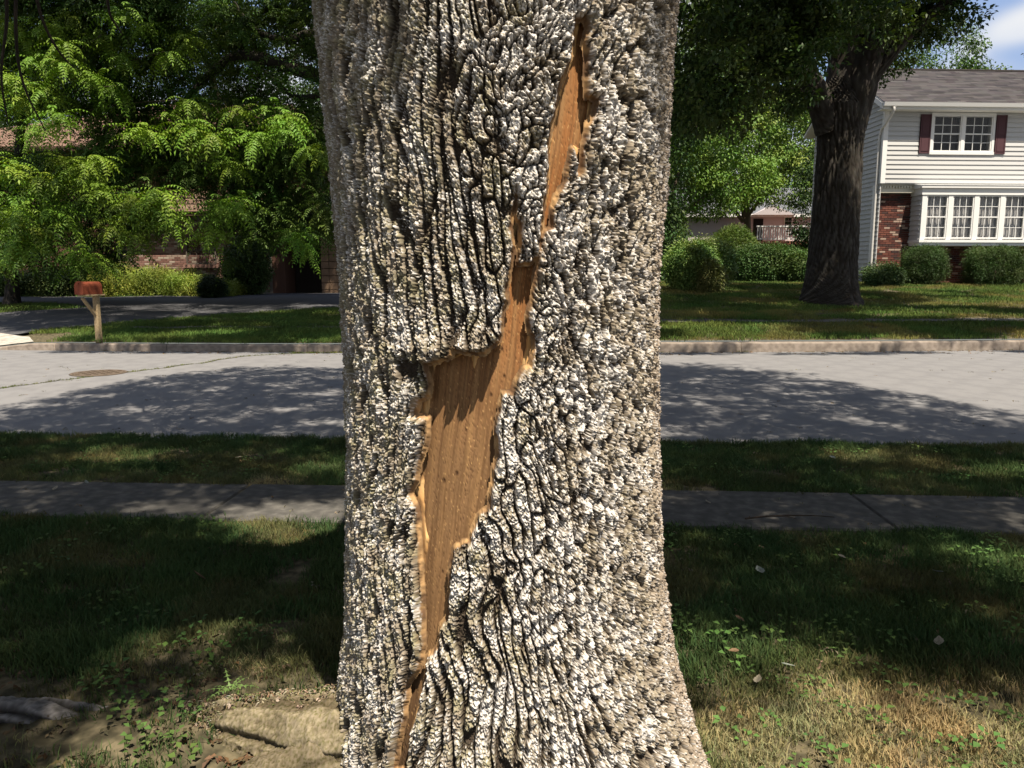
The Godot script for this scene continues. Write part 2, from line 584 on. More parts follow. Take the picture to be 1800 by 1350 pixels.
const KNOTS := [-0.127, 0.996, 0.0055, -0.166, 0.974, 0.0055, 0.005, 1.319, 0.005, -0.026, 1.202, 0.0045, -0.232, 1.048, 0.010, 0.012, 1.25, 0.004, -0.170, 0.730, 0.004, -0.188, 0.272, 0.004, -0.10, 1.11, 0.003]
const F_S := -0.36
const F_Y := -0.12
const F_N := 165
const F_M := 590
const F_STEP := 0.004

func field(f: PackedFloat32Array, s: float, y: float) -> float:
	var u := (s - F_S) / F_STEP
	var v := (y - F_Y) / F_STEP
	if u < 0 or v < 0 or u >= F_N - 1 or v >= F_M - 1:
		return 0.06
	var i := int(u)
	var j := int(v)
	var a := lerpf(f[j * F_N + i], f[j * F_N + i + 1], u - i)
	var b := lerpf(f[(j + 1) * F_N + i], f[(j + 1) * F_N + i + 1], u - i)
	return lerpf(a, b, v - j)

func trunk_r(theta: float, y: float, l: float, r: float) -> float:
	var k := 0.5 + 0.5 * sin(theta)
	var out := lerpf(l, r, k) - 0.022
	if y < 0.5:
		var g := pow(clampf((0.5 - y) / 0.6, 0, 1), 2.0)
		out += g * 0.05 * cos(theta * 5.0 + 0.6)
	return out

func foreground_tree() -> void:
	var tree := base("foreground_tree", Vector3(TRUNK_X, 0, TRUNK_Z), "huge grey furrowed tree trunk with a long brown wound where bark has fallen away", "tree")
	var fa := distance_field(BARK_EDGE, F_S, F_Y, F_N, F_M, F_STEP)
	var fb := distance_field(WOOD_EDGE, F_S, F_Y, F_N, F_M, F_STEP)
	var th := PackedFloat32Array()
	var half := deg_to_rad(98.0)
	var fine := 690
	for i in fine + 1:
		th.append(lerpf(-half, half, float(i) / fine))
	for i in range(1, 40):
		th.append(lerpf(half, TAU - half, i / 40.0))
	var nc := th.size()
	var ys := PackedFloat32Array()
	var y := -0.14
	while y < 2.34:
		ys.append(y)
		y += 0.0025
	while y < 2.8:
		ys.append(y)
		y += 0.006
	while y < 3.3:
		ys.append(y)
		y += 0.02
	var nr := ys.size()
	var warp := noise(31, 1.0, 2)
	var plate := cells(41, FastNoiseLite.RETURN_DISTANCE2_SUB)
	var block := cells(43, FastNoiseLite.RETURN_DISTANCE2_SUB)
	var lump := cells(47, FastNoiseLite.RETURN_DISTANCE2_SUB)
	var fine_n := noise(53, 1.0, 2)
	var lich := noise(59, 1.0, 4)
	var crumb := noise(67, 1.0, 3)
	var V := PackedVector3Array()
	var C := PackedColorArray()
	var keep := PackedByteArray()
	V.resize(nc * nr)
	C.resize(nc * nr)
	keep.resize(nc * nr)
	var dark := Color(0.055, 0.043, 0.032)
	var tan_ := Color(0.255, 0.215, 0.166)
	var white := Color(0.65, 0.625, 0.60)
	var olive := Color(0.275, 0.25, 0.155)
	var cream := Color(0.72, 0.48, 0.22)
	for j in nr:
		var yy := ys[j]
		var l := along(TRUNK_LEFT, yy)
		var r := along(TRUNK_RIGHT, yy)
		for i in nc:
			var t := th[i]
			var s := t * ARC
			var k := j * nc + i
			# the ridges wander, lean to the right across the middle and turn about the upper scar
			var w1 := warp.get_noise_2d(s * 2.2, yy * 1.5)
			var w2 := warp.get_noise_2d(s * 5.0 + 70.0, yy * 4.0 + 30.0)
			var w3 := warp.get_noise_2d(s * 30.0 + 9.0, yy * 14.0)
			var w4 := warp.get_noise_2d(s * 34.0 + 90.0, yy * 34.0)
			var messy := smoothstep(-0.08, 0.20, s + 0.10 * w2)
			var ss := s - 0.07 * messy * yy + 0.055 * w1 + 0.0032 * w3
			var sy := yy + 0.012 * w2 + 0.003 * w4
			var p1 := plate.get_noise_2d(ss / lerpf(0.028, 0.0235, messy), sy / lerpf(0.36, 0.125, messy)) + 1.0
			var p2 := block.get_noise_2d(ss / 0.0140, sy / lerpf(0.0205, 0.027, messy) + 0.25 * w3) + 1.0
			var p3 := lump.get_noise_2d((ss + 0.0012 * w4) / 0.0086, sy / 0.0098) + 1.0
			var f4 := fine_n.get_noise_2d(s * 300.0, yy * 300.0)
			var f5 := crumb.get_noise_2d(s * 150.0, yy * 125.0)
			var deep := 0.8 + 0.6 * w4
			var w5 := warp.get_noise_2d(s * 34.0 + 200.0, yy * 24.0)
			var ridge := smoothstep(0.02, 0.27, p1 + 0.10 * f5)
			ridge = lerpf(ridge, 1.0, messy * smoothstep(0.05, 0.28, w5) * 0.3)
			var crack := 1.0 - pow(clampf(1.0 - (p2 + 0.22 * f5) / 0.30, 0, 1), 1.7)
			var knob := 1.0 - pow(clampf(1.0 - p3 / 0.5, 0, 1), 2.0)
			var smooth_right := smoothstep(0.42, 0.66, s)
			var h := 0.024 * ridge * (0.82 + lerpf(0.25, 0.50, messy) * w5) * lerpf(1.0, 0.65, smooth_right) + (0.35 + 0.65 * ridge) * (lerpf(0.0074, 0.0062, messy) * crack * deep + 0.0010 * knob + 0.0050 * f5) + 0.0016 * f4 + 0.005 * w2 - 0.007
			var rad := trunk_r(t, yy, l, r)
			var a := 0.06
			if absf(s) < 0.36 and yy < 2.24:
				a = field(fa, s, yy)
				if a < 0.055:
					a += 0.0045 * fine_n.get_noise_2d(s * 40.0, yy * 19.0) + 0.0016 * crumb.get_noise_2d(s * 150.0, yy * 60.0)
			var white_n := lich.get_noise_2d(s * 9.0, yy * 6.0)
			var spot := lich.get_noise_2d(s * 210.0 + 5.0, yy * 190.0)
			var amount := clampf(0.29 + 0.50 * exp(-pow((s - 0.13) / 0.20, 2.0)) + 1.1 * white_n - 0.35 * smoothstep(0.42, 0.7, absf(s)), 0, 1)
			var top := ridge * (0.25 + 0.75 * crack) * (0.35 + 0.65 * knob)
			var lichen := smoothstep(0.34, 0.58, top * 0.62 + amount * 0.62 - 0.40 + 0.80 * spot + 0.35 * f5)
			var body := tan_.lerp(olive, clampf(0.30 + 1.1 * lich.get_noise_2d(s * 14.0 + 40.0, yy * 11.0), 0, 1) * (1.0 - 0.7 * messy))
			body = body.lerp(Color(0.285, 0.228, 0.175), smooth_right)
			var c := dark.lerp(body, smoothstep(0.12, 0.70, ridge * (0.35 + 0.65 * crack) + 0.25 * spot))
			c = c.lerp(white, lichen * 0.92)
			c = c * (1.0 + 0.28 * f4)
			if a < 0.003:
				h = lerpf(h, -0.040, smoothstep(0.003, -0.007, a))
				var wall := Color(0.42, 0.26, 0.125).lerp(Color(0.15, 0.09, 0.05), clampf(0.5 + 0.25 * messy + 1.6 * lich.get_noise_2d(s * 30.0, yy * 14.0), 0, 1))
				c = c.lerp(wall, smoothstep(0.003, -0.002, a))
			elif a < 0.006:
				c = c.lerp(Color(0.40, 0.25, 0.12), 0.2)
			elif a < 0.05:
				h += 0.006 * (1.0 - a / 0.05)
			if a < 0.008:
				h = lerpf(0.004 + 0.35 * h, h, smoothstep(0.001, 0.008, a))
			if a < 0.05 and yy < 1.24 and s < -0.30 + 0.175 * yy:
				h = minf(h, lerpf(0.002, 0.03, smoothstep(0.0, 0.010, a)))
			h += 0.024 * exp(-pow((yy - 1.31) / 0.06, 2.0)) * smoothstep(-0.25, -0.18, s) * smoothstep(0.03, -0.03, s)
			keep[k] = 1 if a > -0.009 else 0
			rad += h
			V[k] = Vector3(rad * sin(t), yy, rad * cos(t))
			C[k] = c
	var I := PackedInt32Array()
	for j in nr - 1:
		for i in nc:
			var a := j * nc + i
			var b := j * nc + (i + 1) % nc
			if keep[a] or keep[b] or keep[a + nc] or keep[b + nc]:
				I.append(a); I.append(a + nc); I.append(b)
				I.append(b); I.append(a + nc); I.append(b + nc)
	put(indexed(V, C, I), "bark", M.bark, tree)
	# bare wood and the torn inner bark left on it
	var step_s := 0.0025
	var step_y := 0.004
	var ns := int(0.66 / step_s)
	var ny := int(2.34 / step_y)
	var grain := noise(61, 1.0, 4)
	for pass_ in 2:
		V = PackedVector3Array()
		C = PackedColorArray()
		keep = PackedByteArray()
		I = PackedInt32Array()
		V.resize(ns * ny); C.resize(ns * ny); keep.resize(ns * ny)
		for j in ny:
			var yy := -0.12 + j * step_y
			var l := along(TRUNK_LEFT, yy)
			var r := along(TRUNK_RIGHT, yy)
			for i in ns:
				var s := -0.34 + i * step_s
				var t := s / ARC
				var k := j * ns + i
				var a := field(fa, s, yy)
				if a > 0.03:
					continue
				var b := field(fb, s, yy)
				var rad := trunk_r(t, yy, l, r)
				var gs := s - 0.13 * yy - 0.008 * grain.get_noise_2d(s * 4.0, yy * 2.0)
				var streak := grain.get_noise_2d(gs * 130.0, yy * 2.2)
				var broad := grain.get_noise_2d(gs * 24.0 + 9.0, yy * 1.1)
				var fleck := grain.get_noise_2d(gs * 420.0, yy * 28.0)
				if pass_ == 0:
					keep[k] = 1
					var crackle := smoothstep(0.30, 0.42, absf(fleck)) * smoothstep(0.1, 0.3, streak)
					rad += -0.031 + 0.0022 * broad + 0.0009 * streak - 0.0012 * crackle
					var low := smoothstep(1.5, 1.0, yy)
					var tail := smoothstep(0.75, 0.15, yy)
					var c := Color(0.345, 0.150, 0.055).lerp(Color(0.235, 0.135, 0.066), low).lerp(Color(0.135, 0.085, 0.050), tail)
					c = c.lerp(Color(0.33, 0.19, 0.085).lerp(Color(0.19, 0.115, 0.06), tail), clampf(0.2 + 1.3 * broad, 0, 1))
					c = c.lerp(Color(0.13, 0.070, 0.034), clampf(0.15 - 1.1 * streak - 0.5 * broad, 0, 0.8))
					c = c * (1.0 + 0.22 * fleck)
					c = c.lerp(Color(0.07, 0.035, 0.02), crackle * 0.7)
					var speck := grain.get_noise_2d(s * 95.0 + 50.0, yy * 70.0)
					c = c.lerp(Color(0.66, 0.40, 0.17), smoothstep(0.50, 0.56, speck) * 0.6)
					for q in range(0, KNOTS.size(), 3):
						var kd: float = Vector2(s - KNOTS[q], (yy - KNOTS[q + 1]) * 0.7).length() / KNOTS[q + 2]
						if kd < 1.6:
							c = c.lerp(Color(0.05, 0.025, 0.014), smoothstep(1.3, 0.5, kd) * 0.85)
							rad -= 0.002 * smoothstep(0.8, 0.2, kd)
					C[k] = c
				else:
					b += 0.003 * grain.get_noise_2d(s * 60.0, yy * 30.0)
					keep[k] = 1 if b > -0.009 else 0
					var hh := -0.0215 + 0.002 * grain.get_noise_2d(s * 60.0, yy * 12.0) - 0.25 * clampf(0.02 - b, 0, 0.02)
					hh = lerpf(hh, -0.038, smoothstep(0.003, -0.006, b))
					rad += hh
					var cc := Color(0.70, 0.455, 0.205).lerp(Color(0.52, 0.26, 0.09), clampf(0.35 + 0.9 * grain.get_noise_2d(s * 40.0, yy * 9.0), 0, 1))
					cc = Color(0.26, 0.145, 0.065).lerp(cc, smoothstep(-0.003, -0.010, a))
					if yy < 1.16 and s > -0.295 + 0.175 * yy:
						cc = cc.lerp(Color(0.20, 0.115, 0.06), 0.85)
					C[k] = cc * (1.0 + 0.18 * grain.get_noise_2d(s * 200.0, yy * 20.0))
				V[k] = Vector3(rad * sin(t), yy, rad * cos(t))
		for j in ny - 1:
			for i in ns - 1:
				var a := j * ns + i
				if V[a] == Vector3.ZERO or V[a + 1] == Vector3.ZERO or V[a + ns] == Vector3.ZERO or V[a + ns + 1] == Vector3.ZERO:
					continue
				if keep[a] or keep[a + 1] or keep[a + ns] or keep[a + ns + 1]:
					I.append_array(PackedInt32Array([a, a + ns, a + 1, a + 1, a + ns, a + ns + 1]))
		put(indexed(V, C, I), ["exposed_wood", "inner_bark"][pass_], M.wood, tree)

# ---------------------------------------------------------------- leaves, trees and plants
func leaf_tris(V: PackedVector3Array, C: PackedColorArray, I: PackedInt32Array, p: Vector3, dir: Vector3, up: Vector3, len_: float, wid: float, c: Color, droop := 0.15) -> void:
	# one leaf: two halves folded along the midrib, tip bent down
	var side := dir.cross(up).normalized()
	var nrm := side.cross(dir).normalized()
	var k := V.size()
	V.append(p)
	V.append(p + dir * len_ * 0.45 + side * wid * 0.5 + nrm * wid * 0.16)
	V.append(p + dir * len_ * 0.45 - side * wid * 0.5 + nrm * wid * 0.16)
	V.append(p + dir * len_ * 0.48)
	V.append(p + dir * len_ - nrm * len_ * droop)
	var c2 := c * 0.9
	c2.a = 1.0
	C.append(c); C.append(c2); C.append(c2); C.append(c); C.append(c)
	I.append_array(PackedInt32Array([k, k + 1, k + 3, k, k + 3, k + 2, k + 1, k + 4, k + 3, k + 3, k + 4, k + 2]))

func jitter_col(c: Color, a: float) -> Color:
	var f := 1.0 + rr(-a, a)
	return Color(c.r * f * (1.0 + rr(-a, a) * 0.5), c.g * f, c.b * f * (1.0 + rr(-a, a) * 0.4))

func rand_dir() -> Vector3:
	while true:
		var v := Vector3(rr(-1, 1), rr(-1, 1), rr(-1, 1))
		if v.length_squared() < 1.0 and v.length_squared() > 0.01:
			return v.normalized()
	return Vector3.UP

func leaf_clump(count: int, spread: float, len_: float, wid: float, flat := 0.6) -> ArrayMesh:
	# twigs of leaves that hang outwards from a centre
	var V := PackedVector3Array()
	var C := PackedColorArray()
	var I := PackedInt32Array()
	for i in count:
		var d := rand_dir()
		d.y *= flat
		var p := d * spread * pow(rng.randf(), 0.45)
		var out := (d + rand_dir() * 0.7 + Vector3(0, -0.35, 0)).normalized()
		leaf_tris(V, C, I, p, out, (Vector3.UP + rand_dir() * 0.55).normalized(), len_ * rr(0.7, 1.2), wid * rr(0.75, 1.2), jitter_col(Color(1, 1, 1), 0.28))
	return indexed(V, C, I)

func compound_leaf(V: PackedVector3Array, C: PackedColorArray, I: PackedInt32Array, p: Vector3, out: Vector3, len_: float, pairs: int, sag: float) -> void:
	var at := p
	var dir := out
	var step := len_ / (pairs + 1)
	var t := Color(1.15, 1.15, 1.15)
	for i in pairs + 1:
		var nxt := at + dir * step
		var side := dir.cross(Vector3.UP).normalized()
		var nrm := side.cross(dir).normalized()
		var k := V.size()
		V.append(at - side * 0.006); V.append(at + side * 0.006); V.append(nxt)
		for q in 3: C.append(t)
		I.append_array(PackedInt32Array([k, k + 2, k + 1]))
		if i > 0:
			var size := 0.19 * len_ * (1.0 - 0.45 * absf(float(i) / pairs - 0.4))
			for s: float in [-1.0, 1.0]:
				var ld := (side * s * 0.9 + dir * 0.45 - Vector3(0, 0.22, 0) + rand_dir() * 0.09).normalized()
				leaf_tris(V, C, I, at, ld, nrm, size, size * 0.34, jitter_col(Color(1, 1, 1), 0.2), 0.2)
		at = nxt
		dir = (dir + Vector3(0, -sag, 0) + rand_dir() * 0.03).normalized()
	leaf_tris(V, C, I, at, dir, Vector3.UP.slide(dir).normalized() if absf(dir.y) < 0.95 else Vector3.RIGHT, 0.17 * len_, 0.06 * len_, Color(1.1, 1.1, 1.1))

func frond_whorl(count: int, len_: float) -> ArrayMesh:
	# compound leaves that arch out of one twig end
	var V := PackedVector3Array()
	var C := PackedColorArray()
	var I := PackedInt32Array()
	for i in count:
		var a := TAU * (i + rr(-0.3, 0.3)) / count
		var up := rr(-0.35, 0.6)
		compound_leaf(V, C, I, Vector3(rr(-.06, .06), rr(-.12, .1), rr(-.06, .06)), Vector3(cos(a), up, sin(a)).normalized(), len_ * rr(0.75, 1.15), 7, rr(0.14, 0.24))
	return indexed(V, C, I)

func turned(at: Vector3, s: float, tilt := 0.35) -> Transform3D:
	var b := Basis(Vector3.UP, rr(0, TAU)) * Basis(Vector3.RIGHT, rr(-tilt, tilt))
	return Transform3D(b.scaled(Vector3.ONE * s), at)

var clump_n := noise(91, 0.23, 3)

func tint(base_c: Color, at: Vector3, spread := 0.22) -> Color:
	var f := 1.0 + 0.5 * clump_n.get_noise_3d(at.x * 2.0, at.y * 2.0, at.z * 2.0)
	var y := clump_n.get_noise_3d(at.x * 3.0 + 50.0, at.y * 3.0, at.z * 3.0)
	var c := jitter_col(base_c, spread)
	return Color(c.r * f * (1.0 + 0.35 * y), c.g * f, c.b * f)

# crown positions: in and near the shells of several lobes, with gaps
func lobes(list: Array, count: int, shell := 0.45) -> PackedVector3Array:
	var out := PackedVector3Array()
	var total := 0.0
	for e in list:
		total += pow(e[1].x * e[1].y * e[1].z, 0.667)
	for e in list:
		var c: Vector3 = e[0]
		var r: Vector3 = e[1]
		var n := int(count * pow(r.x * r.y * r.z, 0.667) / total)
		for i in n:
			var d := rand_dir()
			var k := lerpf(pow(rng.randf(), 0.33), 1.0, shell)
			var p := c + d * r * k
			var g := clump_n.get_noise_3d(p.x * 2.6 + 11.0, p.y * 2.6, p.z * 2.6)
			p += d * r * 0.22 * g
			if g > -0.16 or rng.randf() < 0.25:
				out.append(p)
	return out

func crown(tree: Node3D, mesh: Mesh, pts: PackedVector3Array, c: Color, s0: float, s1: float, called := "crown") -> void:
	var w: Array[Transform3D] = []
	var t: Array[Color] = []
	for p in pts:
		w.append(turned(p - tree.position, rr(s0, s1)))
		t.append(tint(c, p))
	scatter(tree, called, mesh, M.leaf, w, t)

func far_tree(called: String, label: String, x: float, d: float, trunk_r: float, list: Array, count: int, c: Color, s: float, group := "trees standing behind the houses") -> void:
	var foot := on_land(x, d, -0.1)
	var tree := base(called, foot, label, "tree", group)
	var top: Vector3 = list[0][0]
	var e: Vector3 = Vector3(x + top.x, top.y, -d + top.z) - foot
	put(tube([Vector3.ZERO, Vector3(e.x * 0.2 + 0.1, e.y * 0.45, e.z * 0.2), e], [trunk_r, trunk_r * 0.7, trunk_r * 0.2], 9, 0.1, Color(.07, .055, .04), Color(.15, .12, .09), int(x * 7 + d)), "trunk", M.bark, tree)
	var moved := []
	for q in list:
		moved.append([Vector3(x + q[0].x, q[0].y, -d + q[0].z), q[1]])
		var tip: Vector3 = Vector3(x + q[0].x, q[0].y, -d + q[0].z) - foot
		put(tube([e * 0.45, (e * 0.45 + tip) / 2 + Vector3(0, 0.3, 0), tip], [trunk_r * 0.45, trunk_r * 0.3, trunk_r * 0.1], 6, 0.1, Color(.07, .055, .04), Color(.14, .11, .08), 3), "limb", M.bark, tree)
	crown(tree, M.clump, lobes(moved, count), c, s * 0.75, s * 1.25)

func shrub(called: String, label: String, group: String, mesh: Mesh, at: Vector3, r: Vector3, count: int, c: Color, s: float, boxy := 0.0, cat := "shrub") -> Node3D:
	var o := base(called, at, label, cat, group)
	for i in 7:
		var a := TAU * i / 7.0 + rr(-.3, .3)
		var tip := Vector3(cos(a) * r.x * 0.65, r.y * rr(1.2, 1.7), sin(a) * r.z * 0.65)
		put(tube([Vector3(cos(a) * 0.08, -0.05, sin(a) * 0.08), tip * Vector3(.5, .5, .5), tip], [0.03, 0.022, 0.008], 5, 0.1, Color(.06, .05, .035), Color(.13, .1, .075), i), "stem", M.bark, o)
	var w: Array[Transform3D] = []
	var t: Array[Color] = []
	for i in count:
		var d := rand_dir()
		var k := lerpf(pow(rng.randf(), 0.33), 1.0, 0.6)
		if boxy > 0.0:
			var m := maxf(absf(d.x), maxf(absf(d.y), absf(d.z)))
			d = d.lerp(d / m, boxy)
		var p := d * k * r + Vector3(0, r.y, 0)
		p += d * 0.12 * clump_n.get_noise_3d(p.x * 9.0, p.y * 9.0, p.z * 9.0)
		if p.y < 0.02:
			continue
		w.append(turned(p, s * rr(0.7, 1.25), 0.8))
		t.append(tint(c, at + p * 2.0))
	scatter(o, "foliage", mesh, M.leaf, w, t)
	return o

func make_leaf_meshes() -> void:
	M.clump = leaf_clump(30, 0.50, 0.18, 0.10)
	M.oak = leaf_clump(34, 0.40, 0.17, 0.09)
	M.small = leaf_clump(34, 0.24, 0.075, 0.04, 1.0)
	M.needle = leaf_clump(40, 0.20, 0.085, 0.016, 1.0)
	M.whorl = frond_whorl(10, 0.66)
	M.whorl2 = frond_whorl(6, 0.72)

# ---- grass
func tuft(blades: int, spread: float, h: float, wid: float, dry: float) -> ArrayMesh:
	var V := PackedVector3Array()
	var C := PackedColorArray()
	var I := PackedInt32Array()
	for i in blades:
		var a := rr(0, TAU)
		var r := spread * sqrt(rng.randf())
		var p := Vector3(cos(a) * r, -0.01, sin(a) * r)
		var lean := Vector3(rr(-1, 1), 0, rr(-1, 1)) * rr(0.2, 1.0)
		var hh := h * rr(0.5, 1.25)
		var side := Vector3(rr(-1, 1), 0, rr(-1, 1)).normalized() * wid * 0.5
		var mid := p + Vector3(0, hh * 0.55, 0) + lean * hh * 0.22
		var tip := p + Vector3(0, hh * rr(0.75, 1.0), 0) + lean * hh * 0.8
		var c := jitter_col(Color(1, 1, 1), 0.22)
		if rng.randf() < dry:
			c = jitter_col(Color(2.6, 1.75, 1.5), 0.2)
		var k := V.size()
		V.append(p - side); V.append(p + side); V.append(mid - side * 0.8); V.append(mid + side * 0.8); V.append(tip)
		for q in 5: C.append(c)
		I.append_array(PackedInt32Array([k, k + 2, k + 1, k + 1, k + 2, k + 3, k + 2, k + 4, k + 3]))
	return indexed(V, C, I)

var dry_n := noise(101, 0.55, 3)

func near_grass() -> void:
	var green := tuft(46, 0.085, 0.052, 0.0042, 0.10)
	var mixed := tuft(52, 0.085, 0.043, 0.0038, 0.45)
	var straw := tuft(56, 0.085, 0.037, 0.0036, 0.78)
	var w := [[], [], []]
	var t := [[], [], []]
	for i in 24500:
		var d := 1.3 + 6.0 * pow(rng.randf(), 0.8)
		var x := rr(-1.0, 1.0) * (0.72 * d + 0.9)
		if d > road_d(x) - 0.03 or (d > walk_near(x) - 0.02 and d < walk_far(x) + 0.03):
			continue
		if d < 2.75 and x < -0.4 and rng.randf() < 0.85:
			continue
		if Vector2(x - TRUNK_X, d + TRUNK_Z).length() < 0.52:
			continue
		var n := dry_n.get_noise_2d(x * 1.6, d * 1.6)
		var dryness := 0.30 + 0.8 * n + 0.85 * smoothstep(0.4, 1.1, x) * smoothstep(2.9, 2.4, d) + 0.35 * smoothstep(5.9, 5.5, d) * smoothstep(5.3, 5.5, d) * smoothstep(0.0, -1.0, x)
		var k := 0 if dryness < 0.42 else (1 if dryness < 0.85 else 2)
		var gap := dry_n.get_noise_2d(x * 5.0 + 20.0, d * 5.0)
		if gap < -0.33:
			continue
		w[k].append(turned(Vector3(x, land(x, d), -d), rr(0.75, 1.3), 0.12))
		t[k].append(tint([Color(.062, .098, .034), Color(.115, .122, .050), Color(.30, .25, .125)][k], Vector3(x * 3.0, 0, d * 3.0), 0.2))
	for k in 3:
		tag(scatter(self, "grass", [green, mixed, straw][k], M.grass, w[k], t[k]), ["short green grass on the near lawn and verge", "thin half-dry grass on the near lawn", "straw-coloured dry grass at the lower right"][k], "grass")

func drive_poly() -> PackedVector2Array:
	return PackedVector2Array([Vector2(-17.5, 17.0), Vector2(-11.6, 16.9), Vector2(-10.2, 18.0), Vector2(-8.9, 19.2), Vector2(-7.4, 20.3), Vector2(-4.9, 21.6), Vector2(-3.6, 23.5), Vector2(-4.6, 30.2), Vector2(-9.6, 30.2), Vector2(-9.8, 26.6), Vector2(-13.0, 26.3), Vector2(-18.0, 26.6)])

func island_poly() -> PackedVector2Array:
	return PackedVector2Array([Vector2(-18.5, 19.6), Vector2(-14.6, 20.4), Vector2(-12.3, 21.9), Vector2(-13.4, 23.4), Vector2(-18.5, 24.6)])

func far_grass() -> void:
	var green := tuft(60, 0.24, 0.075, 0.011, 0.06)
	var mixed := tuft(60, 0.24, 0.065, 0.010, 0.35)
	var w := [[], []]
	var t := [[], []]
	var drive := drive_poly()
	var island := island_poly()
	for i in 14000:
		var d := 15.6 + 13.5 * pow(rng.randf(), 1.25)
		var x := rr(-0.74, 0.74) * d
		var p := Vector2(x, d)
		var k0 := kerb_d(x)
		if d < k0 + 0.30 or (d > k0 + 1.98 and d < k0 + 2.32 and x > -9):
			continue
		if d < k0 + 1.4 and x < -9.6:
			continue
		if Geometry2D.is_point_in_polygon(p, drive) and not Geometry2D.is_point_in_polygon(p, island):
			continue
		if x > 12.3 and d > 27.0 - 0.06 * (x - 12.6):
			continue
		var n := dry_n.get_noise_2d(x * 0.5, d * 0.8)
		var k := 1 if n > 0.05 and x > 0 else 0
		w[k].append(turned(on_land(x, d), rr(0.8, 1.25), 0.1))
		t[k].append(tint([Color(.085, .130, .030), Color(.150, .150, .045)][k], Vector3(x, 0, d), 0.18))
	for k in 2:
		tag(scatter(self, "far_grass", [green, mixed][k], M.grass, w[k], t[k]), ["green mown grass of the lawns across the road", "yellowing mown grass before the white house"][k], "grass")

